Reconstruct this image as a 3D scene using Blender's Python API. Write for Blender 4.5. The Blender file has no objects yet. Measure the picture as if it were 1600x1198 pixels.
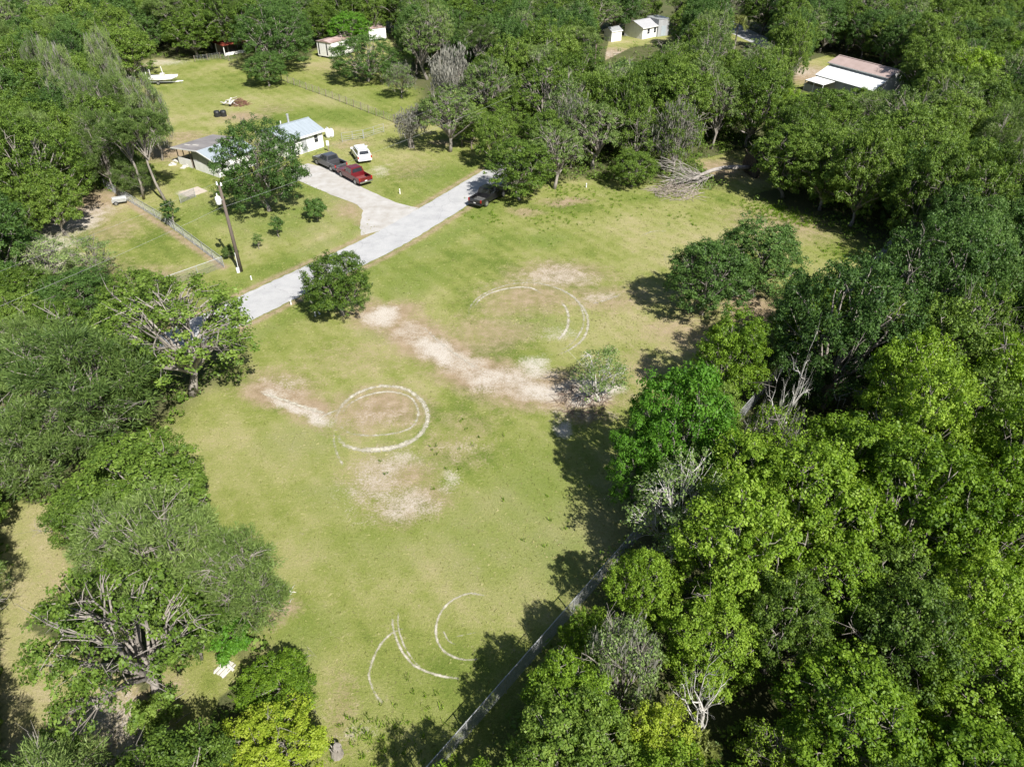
import bpy, math, random
import numpy as np
from mathutils import Vector, Matrix
R_ = math.radians
scene = bpy.context.scene
col = scene.collection

# ------------------------------------------------------------------ camera, sky, sun, exposure
PITCH, CAMH, FPX = R_(37.0), 35.0, 1109.0           # drone 35 m up, 37 degrees down
cd = bpy.data.cameras.new('camera'); cam = bpy.data.objects.new('camera', cd); col.objects.link(cam)
cam.location = (0, 0, CAMH); cam.rotation_euler = (math.pi/2 - PITCH, 0, 0)
cd.sensor_width = 36; cd.lens = 36*FPX/1600; cd.clip_end = 3000
scene.camera = cam
SUN_AZ, SUN_EL = R_(-57.3), R_(46.0)                # towards the sun, measured from +X
w = bpy.data.worlds.new('World'); scene.world = w; w.use_nodes = True
nt = w.node_tree; bg = nt.nodes['Background']
sky = nt.nodes.new('ShaderNodeTexSky'); sky.sky_type = 'NISHITA'; sky.sun_disc = False
sky.sun_elevation = SUN_EL; sky.sun_rotation = math.pi/2 - SUN_AZ
nt.links.new(sky.outputs[0], bg.inputs[0]); bg.inputs[1].default_value = 0.06
sl = bpy.data.lights.new('sun', 'SUN'); sl.energy = 5.0; sl.angle = R_(0.5); sl.color = (1, .965, .91)
so = bpy.data.objects.new('sun', sl); col.objects.link(so); so.location = (60, -90, 120)
sd = Vector((math.cos(SUN_AZ)*math.cos(SUN_EL), math.sin(SUN_AZ)*math.cos(SUN_EL), math.sin(SUN_EL)))
so.rotation_euler = sd.to_track_quat('Z', 'Y').to_euler()
vs = scene.view_settings; vs.view_transform = 'Standard'; vs.look = 'None'; vs.gamma = 1; vs.exposure = 0.9
scene.cycles.max_bounces = 3; scene.cycles.diffuse_bounces = 2; scene.cycles.transmission_bounces = 2; scene.cycles.transparent_max_bounces = 8

def at(px, py, z=0.0):                              # photo point -> place on the plane at height z
    u = (px-800)/FPX; v = (599-py)/FPX
    d = (u, math.cos(PITCH)+v*math.sin(PITCH), -math.sin(PITCH)+v*math.cos(PITCH))
    t = (CAMH-z)/-d[2]
    return d[0]*t, d[1]*t
def depth_of(x, y, z): return y*math.cos(PITCH)-(z-CAMH)*math.sin(PITCH)

# ------------------------------------------------------------------ materials
MATS = {}
def nodes_of(name):
    m = bpy.data.materials.new(name); m.use_nodes = True
    t = m.node_tree; t.nodes.clear(); return m, t
def N(t, kind, **kw):
    n = t.nodes.new(kind)
    for k, v in kw.items():
        if k.startswith('i_'):
            n.inputs[k[2:].replace('_', ' ')].default_value = v
        else: setattr(n, k, v)
    return n
def c4(c): return (c[0], c[1], c[2], 1)
def ramp(t, stops):
    r = t.nodes.new('ShaderNodeValToRGB'); e = r.color_ramp.elements
    while len(e) < len(stops): e.new(.5)
    for el, (p, c) in zip(e, stops): el.position = p; el.color = c4(c) if len(c) == 3 else c
    return r
def mixc(t, fac, a, b):
    n = t.nodes.new('ShaderNodeMix'); n.data_type = 'RGBA'
    L = t.links
    for sock, v in ((n.inputs[0], fac), (n.inputs[6], a), (n.inputs[7], b)):
        if hasattr(v, 'is_linked') or hasattr(v, 'links'): L.new(v, sock)
        else: sock.default_value = v if not isinstance(v, tuple) else c4(v)
    return n.outputs[2]
def math_(t, op, a, b=None, clamp=False):
    n = t.nodes.new('ShaderNodeMath'); n.operation = op; n.use_clamp = clamp
    for i, v in enumerate((a, b)):
        if v is None: continue
        if isinstance(v, (int, float)): n.inputs[i].default_value = v
        else: t.links.new(v, n.inputs[i])
    return n.outputs[0]

def mat(name, c, rough=.7, c2=None, scale=4., metal=0., bump=0., bscale=30., coat=0., spec=.5, det=6, stretch=None):
    if name in MATS: return MATS[name]
    m, t = nodes_of(name); L = t.links
    out = N(t, 'ShaderNodeOutputMaterial'); p = N(t, 'ShaderNodeBsdfPrincipled')
    L.new(p.outputs[0], out.inputs[0])
    p.inputs['Roughness'].default_value = rough; p.inputs['Metallic'].default_value = metal
    p.inputs['Coat Weight'].default_value = coat; p.inputs['Specular IOR Level'].default_value = spec
    tc = N(t, 'ShaderNodeTexCoord'); vec = tc.outputs['Object']
    if stretch:
        mp = N(t, 'ShaderNodeMapping'); mp.inputs['Scale'].default_value = stretch; L.new(vec, mp.inputs[0]); vec = mp.outputs[0]
    c2 = c2 or tuple(v*.78 for v in c)
    n = N(t, 'ShaderNodeTexNoise', i_Scale=scale, i_Detail=float(det), i_Roughness=.65); L.new(vec, n.inputs['Vector'])
    r = ramp(t, [(.36, c), (.68, c2)]); L.new(n.outputs[0], r.inputs[0]); L.new(r.outputs[0], p.inputs['Base Color'])
    if bump:
        n2 = N(t, 'ShaderNodeTexNoise', i_Scale=bscale, i_Detail=4.); L.new(vec, n2.inputs['Vector'])
        b = N(t, 'ShaderNodeBump', i_Strength=bump, i_Distance=.03); L.new(n2.outputs[0], b.inputs['Height']); L.new(b.outputs[0], p.inputs['Normal'])
    MATS[name] = m; return m

def leaf_mat(name, dark, mid, light, trans=.32, rough=.5):
    m, t = nodes_of(name); L = t.links
    out = N(t, 'ShaderNodeOutputMaterial')
    a = N(t, 'ShaderNodeAttribute', attribute_name='tint'); oi = N(t, 'ShaderNodeObjectInfo')
    s = math_(t, 'MULTIPLY', oi.outputs['Random'], .46)
    f = math_(t, 'ADD', math_(t, 'MULTIPLY', a.outputs['Fac'], .8), math_(t, 'SUBTRACT', s, .16), True)
    r = ramp(t, [(0., dark), (.5, mid), (1., light)]); L.new(f, r.inputs[0])
    p = N(t, 'ShaderNodeBsdfPrincipled'); p.inputs['Roughness'].default_value = rough; p.inputs['Specular IOR Level'].default_value = .22
    tr = N(t, 'ShaderNodeBsdfTranslucent')
    g = N(t, 'ShaderNodeHueSaturation'); g.inputs['Saturation'].default_value = 1.1; g.inputs['Value'].default_value = 1.15
    L.new(r.outputs[0], g.inputs['Color']); L.new(g.outputs[0], tr.inputs[0]); L.new(r.outputs[0], p.inputs['Base Color'])
    mx = N(t, 'ShaderNodeMixShader'); mx.inputs[0].default_value = trans
    L.new(p.outputs[0], mx.inputs[1]); L.new(tr.outputs[0], mx.inputs[2]); L.new(mx.outputs[0], out.inputs[0])
    MATS[name] = m; return m

leaf_mat('leaf_oak',    (.041, .080, .012), (.120, .194, .027), (.218, .300, .056))
leaf_mat('leaf_dark',   (.027, .062, .014), (.074, .142, .028), (.142, .228, .055))
leaf_mat('leaf_bright', (.068, .134, .010), (.182, .292, .025), (.310, .422, .060), .40)
leaf_mat('leaf_yellow', (.120, .185, .012), (.265, .350, .028), (.410, .460, .070), .38)
leaf_mat('leaf_grass_green', (.042, .120, .010), (.105, .245, .022), (.180, .340, .045), .40)
leaf_mat('leaf_olive',  (.055, .098, .022), (.138, .206, .050), (.235, .308, .092))
leaf_mat('leaf_pale',   (.090, .145, .036), (.180, .260, .075), (.290, .365, .130), .35)
leaf_mat('leaf_moss',   (.120, .118, .092), (.205, .200, .165), (.300, .292, .250), .25, .9)
BARK = mat('bark_grey', (.30, .27, .235), .9, (.15, .13, .11), 3., bump=.6, bscale=14, stretch=(1, 1, .3))
BARKD = mat('bark_brown', (.19, .14, .105), .9, (.10, .075, .055), 3., bump=.6, bscale=14, stretch=(1, 1, .3))
BARKW = mat('bark_bleached', (.54, .52, .48), .85, (.36, .34, .30), 3., bump=.4, bscale=18)

# ------------------------------------------------------------------ mesh helpers
def mesh_np(name, V, F, mats=(), tint=None, smooth=False, fm=None):
    me = bpy.data.meshes.new(name); V = np.asarray(V, np.float32); F = np.asarray(F, np.int32)
    k = F.shape[1]
    me.vertices.add(len(V)); me.vertices.foreach_set('co', V.ravel())
    me.loops.add(F.size); me.loops.foreach_set('vertex_index', F.ravel())
    me.polygons.add(len(F)); me.polygons.foreach_set('loop_start', np.arange(0, F.size, k, dtype=np.int32))
    if fm is not None: me.polygons.foreach_set('material_index', np.asarray(fm, np.int32))
    if smooth: me.polygons.foreach_set('use_smooth', np.ones(len(F), bool))
    if tint is not None:
        a = me.attributes.new('tint', 'FLOAT', 'POINT'); a.data.foreach_set('value', np.asarray(tint, np.float32))
    for m in mats: me.materials.append(m)
    me.update(calc_edges=True); return me
class MB:
    def __init__(s): s.v = []; s.f = []
    def add(s, vs, fs):
        o = len(s.v); s.v += [tuple(v) for v in vs]; s.f += [tuple(i+o for i in f) for f in fs]; return s
    def box(s, x0, x1, y0, y1, z0, z1, M=None):
        vs = [Vector((x, y, z)) for z in (z0, z1) for y in (y0, y1) for x in (x0, x1)]
        if M: vs = [M @ v for v in vs]
        return s.add(vs, [(0, 2, 3, 1), (4, 5, 7, 6), (0, 1, 5, 4), (2, 6, 7, 3), (0, 4, 6, 2), (1, 3, 7, 5)])
    def prism(s, prof, y0, y1, M=None):             # profile in x,z extruded along y
        n = len(prof); vs = [Vector((x, y0, z)) for x, z in prof] + [Vector((x, y1, z)) for x, z in prof]
        if M: vs = [M @ v for v in vs]
        return s.add(vs, [tuple(range(n)), tuple(range(2*n-1, n-1, -1))] + [(i, n+i, n+(i+1) % n, (i+1) % n) for i in range(n)])
    def loft(s, rings, cap=True):
        n = len(rings[0]); o = []
        for r in rings: o += list(r)
        fs = [(k*n+i, k*n+(i+1) % n, (k+1)*n+(i+1) % n, (k+1)*n+i) for k in range(len(rings)-1) for i in range(n)]
        if cap: fs += [tuple(range(n-1, -1, -1)), tuple(range((len(rings)-1)*n, len(rings)*n))]
        return s.add(o, fs)
    def tube(s, pts, rads, n=6, cap=True):
        pts = [Vector(p) for p in pts]; rings = []
        if isinstance(rads, (int, float)): rads = [rads]*len(pts)
        for i, p in enumerate(pts):
            d = (pts[min(i+1, len(pts)-1)]-pts[max(i-1, 0)]).normalized()
            a = d.orthogonal().normalized() if abs(d.z) > .95 else d.cross(Vector((0, 0, 1))).normalized(); b = d.cross(a)
            rings.append([p+(a*math.cos(2*math.pi*k/n)+b*math.sin(2*math.pi*k/n))*rads[i] for k in range(n)])
        return s.loft(rings, cap)
    def cyl(s, c, axis, r, h, n=16, r2=None):
        c = Vector(c); ax = Vector(axis).normalized(); return s.tube([c-ax*h/2, c+ax*h/2], [r, r2 if r2 is not None else r], n)
    def mesh(s, name, m, smooth=False):
        me = bpy.data.meshes.new(name); me.from_pydata([tuple(v) for v in s.v], [], s.f)
        if m: me.materials.append(m)
        if smooth: me.polygons.foreach_set('use_smooth', [True]*len(me.polygons))
        me.update(); return me
def ob(name, me, parent=None, loc=None):
    o = bpy.data.objects.new(name, me); col.objects.link(o)
    if parent: o.parent = parent
    if loc: o.location = loc
    return o
def part(name, mb, m, parent, smooth=False, bevel=0, label=None):
    o = ob(name, mb.mesh(name, m, smooth), parent)
    if bevel:
        b = o.modifiers.new('bevel', 'BEVEL'); b.width = bevel; b.segments = 2; b.limit_method = 'ANGLE'; b.angle_limit = R_(35)
    if label: o['label'] = label
    return o
def tag(o, label, cat, group=None):
    o['label'] = label; o['category'] = cat
    if group: o['group'] = group
    return o
def thing(name, label, cat, loc=(0, 0, 0), rz=0., group=None):
    o = ob(name, None); o.location = loc; o.rotation_euler = (0, 0, rz); return tag(o, label, cat, group)

# ------------------------------------------------------------------ plan: open ground, road, patches
def poly(*p): return np.array([at(*q) for q in p])
FIELD = poly((268, 690), (330, 620), (400, 600), (400, 540), (390, 500), (600, 400), (760, 300), (900, 285), (1000, 290), (1130, 300), (1250, 345),
             (1365, 400), (1300, 450), (1200, 520), (1040, 640), (985, 720), (940, 860), (840, 1010), (660, 1330), (480, 1330), (500, 1198), (470, 1100), (420, 960), (330, 870), (300, 760))
YARD = poly((60, 380), (130, 300), (200, 310), (235, 250), (190, 165), (110, 165), (240, 95), (400, 95), (470, 95), (520, 100), (640, 140), (650, 190), (760, 215), (780, 285), (600, 400),
            (390, 500), (330, 470), (200, 470), (100, 440))
CLEAR = [poly((0, 780), (100, 790), (130, 890), (60, 960), (0, 1000)), poly((0, 960), (200, 1060), (260, 1110), (300, 1198), (0, 1198)),
         poly((1240, 135), (1245, 100), (1300, 85), (1410, 120), (1440, 150), (1380, 165)), poly((945, 95), (950, 65), (1000, 50), (1045, 40), (1050, 62), (985, 75)),
         poly((590, 70), (640, 60), (650, 80), (640, 110)), poly((480, 100), (490, 80), (530, 70), (640, 60), (640, 130)), poly((1140, 60), (1150, 42), (1200, 60), (1185, 75)),
         poly((230, 1060), (320, 1010), (395, 1035), (345, 1090), (310, 1190), (250, 1150)),
         poly((690, 120), (715, 95), (735, 110), (710, 150)), poly((1085, 250), (1160, 235), (1230, 290), (1150, 310))]
def inside(P, x, y):
    x = np.asarray(x, float); y = np.asarray(y, float); r = np.zeros(x.shape, bool); j = len(P)-1
    for i in range(len(P)):
        xi, yi = P[i]; xj, yj = P[j]
        with np.errstate(divide='ignore', invalid='ignore'):
            r ^= ((yi > y) != (yj > y)) & (x < (xj-xi)*(y-yi)/(yj-yi+1e-12)+xi)
        j = i
    return r
def seg_dist(pts, x, y):
    d = np.full(np.shape(x), 1e9)
    for (ax, ay), (bx, by) in zip(pts[:-1], pts[1:]):
        l2 = (bx-ax)**2+(by-ay)**2; t = np.clip(((x-ax)*(bx-ax)+(y-ay)*(by-ay))/l2, 0, 1)
        d = np.minimum(d, np.hypot(x-ax-t*(bx-ax), y-ay-t*(by-ay)))
    return d
def pdist(P, x, y): return seg_dist(np.vstack([P, P[:1]]), x, y)
ROAD = [(-60, 14), (-43, 35), (-25.7, 58.0), (-15.2, 71.4), (-10.9, 78.0), (-7.0, 84.6), (-3.2, 91.2), (2.5, 101), (12, 116), (30, 143)]
RW = 2.3
def catmull(pts, n=8):
    out = []; P = [np.array(p, float) for p in pts]; P = [2*P[0]-P[1]]+P+[2*P[-1]-P[-2]]
    for i in range(1, len(P)-2):
        for k in range(n):
            t = k/n; a, b, c, d = P[i-1], P[i], P[i+1], P[i+2]
            out.append(.5*(2*b+(c-a)*t+(2*a-5*b+4*c-d)*t*t+(3*b-a-3*c+d)*t**3))
    out.append(P[-2]); return [tuple(p) for p in out]
ROADC = catmull(ROAD, 6)
DRIVE = catmull([at(628, 352), at(585, 318), at(540, 297), at(500, 276), at(462, 262)], 6)
FENCE_R = [(-6.0, 12.8), (41.4, 71.0)]

def vnoise(x, y, s, seed):                          # smooth value noise on arrays
    rg = np.random.RandomState(seed); T = rg.rand(256, 256)
    u = x/s+500.3; v = y/s+500.7; i = np.floor(u).astype(int); j = np.floor(v).astype(int); a = u-i; b = v-j
    a = a*a*(3-2*a); b = b*b*(3-2*b)
    g = lambda p, q: T[p % 256, q % 256]
    return (g(i, j)*(1-a)+g(i+1, j)*a)*(1-b)+(g(i, j+1)*(1-a)+g(i+1, j+1)*a)*b
def fbm(x, y, s, seed): return sum(vnoise(x, y, s/2**k, seed+k)*.5**k for k in range(4))/1.875

# (photo x, y, half-width m, half-depth m, turn, strength)
SAND = [(598, 492, 1.6, 1.6, 0, .9), (640, 520, 2.0, 1.5, 0, .5), (685, 548, 2.6, 1.5, -30, .95), (720, 565, 1.8, 1.4, 0, .6), (760, 590, 2.6, 1.6, -30, .72), (800, 595, 2.6, 1.7, -20, .7), (850, 612, 2.4, 1.2, 0, .85),
        (838, 575, 1.6, 1.5, 0, .8), (890, 605, 2.0, 1.0, 0, .7), (882, 666, .8, .7, 0, .95), (935, 612, 2.0, 1.1, 10, 1.3), (915, 625, 1.3, .9, 0, 1.1), (900, 645, 2.4, 1.2, 0, .4), (870, 430, 3.6, 2.4, 0, .5),
        (930, 465, 2.5, 1.2, 20, .45), (870, 520, 1.6, 1.4, 0, .45), (425, 618, 1.3, .6, -20, .85), (460, 632, 1.9, .7, -25, .9), (500, 648, 1.4, .8, -35, 1.), (440, 610, 2.6, 1.6, -20, .4),
        (600, 735, 2.2, 2.0, 0, .5), (640, 785, 1.9, 1.3, 0, .55), (590, 770, 2.4, 2.0, 0, .42), (705, 750, 1.0, .8, 0, .5), (595, 650, 2.4, 1.6, 0, .3), (715, 700, 2.2, 1.6, 0, .25),
        (100, 352, 3.6, 3.2, 20, 1.), (62, 385, 3.6, 2.4, 0, .9), (85, 410, 3.5, 2, 0, .7), (130, 340, 2.5, 4, 0, .6), (255, 98, 5, 3, 0, .6), (190, 1130, 2.4, 1.3, -20, .6), (230, 1165, 1.5, 1, 0, .7),
        (545, 255, 2, 1, 0, .3), (592, 268, 1.6, 2.2, 0, .5), (690, 95, 3, 4, 0, .5), (845, 170, 2.5, 3, 0, .4), (350, 195, 1.2, 1, 0, .2), (302, 300, 1.3, 1.2, 20, 1.1), (560, 1150, 1.2, .5, 0, .4), (960, 85, 4, 5, 0, .5), (1240, 110, 5, 5, 0, .6)]
DIRT = [(600, 492, 3.2, 2.4, 0, .9), (640, 520, 3.6, 2.2, -30, .9), (690, 548, 4.4, 2.4, -30, .9), (745, 580, 4.4, 2.6, -30, .9), (800, 600, 4.6, 2.6, -20, .85), (860, 605, 4.5, 2.2, 0, .8), (905, 620, 3.5, 2.0, 0, .9), (430, 618, 3.2, 1.6, -20, .95), (480, 640, 3.0, 1.5, -25, .9), (595, 640, 3.4, 2.8, 0, .75), (605, 740, 3.2, 2.6, 0, .6), (640, 785, 2.8, 1.8, 0, .6), (830, 460, 5, 3.4, 0, .6), (870, 430, 5, 3, 0, .7), (940, 465, 4, 2.4, 0, .6), (700, 700, 3, 2, 0, .4), (760, 520, 4.5, 3, 0, .55), (730, 660, 3, 2, 0, .35), (595, 640, 3.0, 2.4, 0, .6), (800, 470, 3.6, 3.0, 30, .55), (760, 520, 3.5, 2.5, 0, .45), (665, 545, 5, 2.0, -35, .5), (800, 600, 6, 2.2, -20, .45), (440, 600, 4, 2.2, -25, .55), (560, 560, 5, 3, 0, .3), (880, 440, 5, 3, 0, .45), (950, 460, 3, 2, 0, .5),
        (140, 325, 3.0, 7, 15, .8), (170, 360, 4, 4, 0, .45), (265, 238, 5, 3.5, 0, .75), (290, 215, 4, 3, 0, .6), (378, 183, 4, 2.5, 0, .7), (430, 170, 3, 3, 0, .4), (150, 150, 8, 5, 0, .6), (520, 105, 5, 6, 0, .35), (700, 110, 5, 6, 0, .8),
        (215, 440, 5, 3, 0, .65), (150, 430, 4, 4, 0, .4), (545, 225, 3, 2, 0, .5), (690, 225, 2, 1.5, 0, .6), (640, 265, 4, 4, 40, .35), (595, 372, 2, 1, 0, .3), (548, 328, 2.0, 3.0, 30, .6), (570, 345, 1.2, 1.6, 30, .6),
        (100, 900, 1.6, 1.6, 0, .3), (210, 1110, 2.0, 1.5, 0, .6), (430, 945, 1.3, .9, 0, .6), (530, 1110, .9, 2, 0, .45), (400, 605, 2, 2, 0, .5), (1220, 350, 6, 4, -35, .55), (1180, 480, 3.5, 3, 0, .75), (1060, 520, 4, 3, 0, .5),
        (1250, 115, 7, 7, 0, .95), (960, 85, 5, 6, 0, .9), (1125, 265, 4, 4, 0, .7), (880, 315, 3, 1.2, 0, .7), (820, 330, 2, 1.2, 0, .6), (1000, 580, 2, 3, 0, .4), (920, 655, 2, 1, 0, .5), (1260, 1130, 1.8, 2, 0, .8)]
LUSH = [(500, 300, 6, 5, 0, .7), (440, 340, 6, 5, 0, .8), (350, 330, 5, 4, 0, .9), (640, 440, 5, 2.5, 55, .6), (700, 370, 6, 1.4, 55, .8), (560, 430, 3, 1.2, 55, .8), (690, 270, 4, 3, 50, .8), (850, 375, 2.5, 1.8, 0, .8), (820, 510, 3.2, 2.4, 0, .7), (620, 520, 3, 1.6, 0, .6),
        (480, 690, 3, 2.2, 0, .45), (840, 780, 4, 5, 0, .6), (760, 830, 4, 4, 0, .45), (480, 1000, 1.6, 1.6, 0, .6), (520, 770, 2.0, 1.6, 0, .4), (870, 870, 3, 2.5, 0, .7), (600, 850, 4, 2, 0, .3), (700, 1080, 4, 2, 0, .3), (1000, 300, 5, 3, 0, .4), (1250, 330, 4, 2, -40, .6), (500, 180, 8, 5, 0, .5), (320, 140, 8, 7, 0, .35), (580, 150, 7, 6, 0, .4),
        (760, 380, 5, 1.6, 40, .4), (680, 720, 2.4, 1.4, 0, .55), (620, 700, 2, 1.4, 0, .4)]
def blobs(lst, x, y, seed):
    r = np.zeros(x.shape)
    wx = x+(fbm(x, y, 2.2, seed)-.5)*2.4; wy = y+(fbm(x, y, 2.2, seed+9)-.5)*2.4
    for px, py, rx, ry, a, s in lst:
        rx, ry = rx*1.12, ry*1.12
        cx, cy = at(px, py); ca, sa = math.cos(R_(a)), math.sin(R_(a))
        u = ((wx-cx)*ca+(wy-cy)*sa)/rx; v = (-(wx-cx)*sa+(wy-cy)*ca)/ry
        r = np.maximum(r, s*np.clip(1.35-np.sqrt(u*u+v*v), 0, 1)**.8)
    return r
def plan(x, y):
    f = inside(FIELD, x, y); yd = inside(YARD, x, y); op = f | yd
    for c in CLEAR: op |= inside(c, x, y)
    dr = seg_dist(ROADC, x, y)
    edge = np.minimum(pdist(FIELD, x, y), pdist(YARD, x, y))
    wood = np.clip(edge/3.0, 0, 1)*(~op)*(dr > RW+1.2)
    sand = blobs(SAND, x, y, 3)
    dirt = np.maximum(blobs(DIRT, x, y, 21), .62*np.exp(-((dr-RW-.5)/.55)**2))
    fd = seg_dist([(-53, 89), (-30.1, 66.6)], x, y); dirt = np.maximum(dirt, .8*np.exp(-(fd/.55)**2))
    lush = np.maximum(blobs(LUSH, x, y, 40), .55*np.exp(-((dr-RW-2.6)/1.3)**2))
    dry = fbm(x, y, 9, 60)*.6+fbm(x, y, 3, 66)*.4
    bl = inside(CLEAR[0], x, y) | inside(CLEAR[1], x, y)
    dry = dry+.10*bl
    return sand, dirt, lush, dry, wood, dr

# ------------------------------------------------------------------ ground
def axis(parts):
    out = []
    for a, b, n in parts: out += list(np.linspace(a, b, n, endpoint=False))
    return np.array(out+[parts[-1][1]])
gx = axis([(-900, -160, 14), (-160, -75, 50), (-75, -32, 85), (-32, 44, 300), (44, 90, 60), (90, 170, 40), (170, 900, 14)])
gy = axis([(-500, -10, 10), (-10, 13, 16), (13, 72, 236), (72, 112, 110), (112, 170, 90), (170, 250, 50), (250, 1500, 16)])
X, Y = np.meshgrid(gx, gy); nx, ny = len(gx), len(gy)
idx = np.arange(nx*ny).reshape(ny, nx)
Fq = np.stack([idx[:-1, :-1], idx[:-1, 1:], idx[1:, 1:], idx[1:, :-1]], -1).reshape(-1, 4)
gm = mesh_np('ground', np.stack([X, Y, np.zeros_like(X)], -1).reshape(-1, 3), Fq)
sand, dirt, lush, dry, wood, dr = plan(X, Y)
for nme, arr in (('sand', sand), ('dirt', dirt), ('lush', lush), ('dry', dry), ('wood', wood)):
    gm.attributes.new(nme, 'FLOAT', 'POINT').data.foreach_set('value', arr.astype(np.float32).ravel())
def ground_material():
    m, t = nodes_of('ground'); L = t.links
    out = N(t, 'ShaderNodeOutputMaterial'); p = N(t, 'ShaderNodeBsdfPrincipled', i_Roughness=.95); p.inputs['Specular IOR Level'].default_value = .15
    L.new(p.outputs[0], out.inputs[0])
    tc = N(t, 'ShaderNodeTexCoord'); O = tc.outputs['Object']
    def noise(s, d=5., r=.6):
        n = N(t, 'ShaderNodeTexNoise', i_Scale=s, i_Detail=d, i_Roughness=r); L.new(O, n.inputs['Vector']); return n.outputs[0]
    A = lambda n: N(t, 'ShaderNodeAttribute', attribute_name=n).outputs['Fac']
    fine = noise(5.5, 7., .8); mid = noise(1.1, 5.); big = noise(.22, 4.); tiny = noise(15., 5., .75)
    # grass: yellow-green to tan
    dq = math_(t, 'MULTIPLY_ADD', A('dry'), 1.35); dq.node.inputs[2].default_value = -.235
    gfac = math_(t, 'ADD', dq, math_(t, 'ADD', math_(t, 'MULTIPLY', math_(t, 'SUBTRACT', fine, .5), .85), math_(t, 'MULTIPLY', math_(t, 'SUBTRACT', mid, .5), .5)))
    wv = N(t, 'ShaderNodeTexWave', i_Scale=.16, i_Distortion=2.5, i_Detail=2.); wm = N(t, 'ShaderNodeMapping'); wm.inputs['Rotation'].default_value = (0, 0, R_(-38)); L.new(O, wm.inputs[0]); L.new(wm.outputs[0], wv.inputs['Vector']); wv.inputs['Detail Scale'].default_value = .4
    gfac = math_(t, 'ADD', gfac, math_(t, 'MULTIPLY', math_(t, 'SUBTRACT', wv.outputs['Fac'], .5), .09))
    gr = ramp(t, [(.12, (.112, .150, .026)), (.34, (.184, .208, .050)), (.55, (.246, .248, .088)), (.78, (.305, .275, .132)), (.97, (.365, .310, .190))]); L.new(gfac, gr.inputs[0])
    lfac = math_(t, 'MULTIPLY', A('lush'), math_(t, 'ADD', .35, mid), True)
    lr = ramp(t, [(.3, (.080, .128, .018)), (.7, (.155, .208, .038))]); L.new(fine, lr.inputs[0])
    c = mixc(t, lfac, gr.outputs[0], lr.outputs[0])
    dfac = math_(t, 'MULTIPLY_ADD', math_(t, 'SUBTRACT', fine, .5), 1.6); dn = dfac.node; L.new(math_(t, 'ADD', A('dirt'), math_(t, 'MULTIPLY', math_(t, 'SUBTRACT', mid, .5), .7)), dn.inputs[2])
    dr0 = ramp(t, [(.15, (0, 0, 0)), (.75, (1, 1, 1))]); L.new(dfac, dr0.inputs[0]); dm = math_(t, 'MULTIPLY', dr0.outputs[0], .95, True)
    drr = ramp(t, [(.3, (.235, .170, .105)), (.7, (.345, .265, .180))]); L.new(mid, drr.inputs[0])
    c = mixc(t, dm, c, drr.outputs[0])
    sfac = math_(t, 'MULTIPLY_ADD', math_(t, 'SUBTRACT', fine, .5), 2.2); L.new(math_(t, 'ADD', A('sand'), math_(t, 'MULTIPLY', math_(t, 'SUBTRACT', mid, .5), .9)), sfac.node.inputs[2])
    sm = ramp(t, [(.26, (0, 0, 0)), (.95, (1, 1, 1))]); L.new(sfac, sm.inputs[0])
    sr = ramp(t, [(.3, (.360, .310, .250)), (.65, (.560, .525, .470))]); L.new(tiny, sr.inputs[0])
    c = mixc(t, math_(t, 'MULTIPLY', sm.outputs[0], .9), c, sr.outputs[0])
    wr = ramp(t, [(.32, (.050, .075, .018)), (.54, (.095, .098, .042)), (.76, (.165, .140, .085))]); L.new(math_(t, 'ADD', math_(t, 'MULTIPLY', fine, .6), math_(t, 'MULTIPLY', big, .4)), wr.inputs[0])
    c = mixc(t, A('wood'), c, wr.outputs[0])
    v = ramp(t, [(.28, (.55, .55, .55)), (.72, (1.36, 1.36, 1.36))]); L.new(tiny, v.inputs[0])
    mu = N(t, 'ShaderNodeMix', data_type='RGBA', blend_type='MULTIPLY'); mu.inputs[0].default_value = 1; L.new(c, mu.inputs[6]); L.new(v.outputs[0], mu.inputs[7])
    L.new(mu.outputs[2], p.inputs['Base Color'])
    b = N(t, 'ShaderNodeBump', i_Strength=.9, i_Distance=.08); L.new(math_(t, 'ADD', fine, math_(t, 'MULTIPLY', tiny, .5)), b.inputs['Height']); L.new(b.outputs[0], p.inputs['Normal'])
    return m
gm.materials.append(ground_material())
ground = ob('ground', gm); ground['kind'] = 'structure'

# road, driveway, far road
def ribbon(c, w0, z, jit=0., seed=1, thick=0.):
    rg = random.Random(seed); vs = []; fs = []
    for i, p in enumerate(c):
        a = c[max(i-1, 0)]; b = c[min(i+1, len(c)-1)]; dx, dy = b[0]-a[0], b[1]-a[1]; l = math.hypot(dx, dy); n = (-dy/l, dx/l)
        ww = w0[i] if hasattr(w0, '__len__') else w0
        for s in (-1, 1):
            k = s*(ww+rg.uniform(-jit, jit)); vs.append((p[0]+n[0]*k, p[1]+n[1]*k, z))
        if i: fs.append((2*i-2, 2*i-1, 2*i+1, 2*i))
    return vs, [f[::-1] for f in fs]
def resample(c, step):
    out = [c[0]]
    for a, b in zip(c[:-1], c[1:]):
        n = max(1, int(math.hypot(b[0]-a[0], b[1]-a[1])/step))
        out += [(a[0]+(b[0]-a[0])*k/n, a[1]+(b[1]-a[1])*k/n) for k in range(1, n+1)]
    return out
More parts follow.
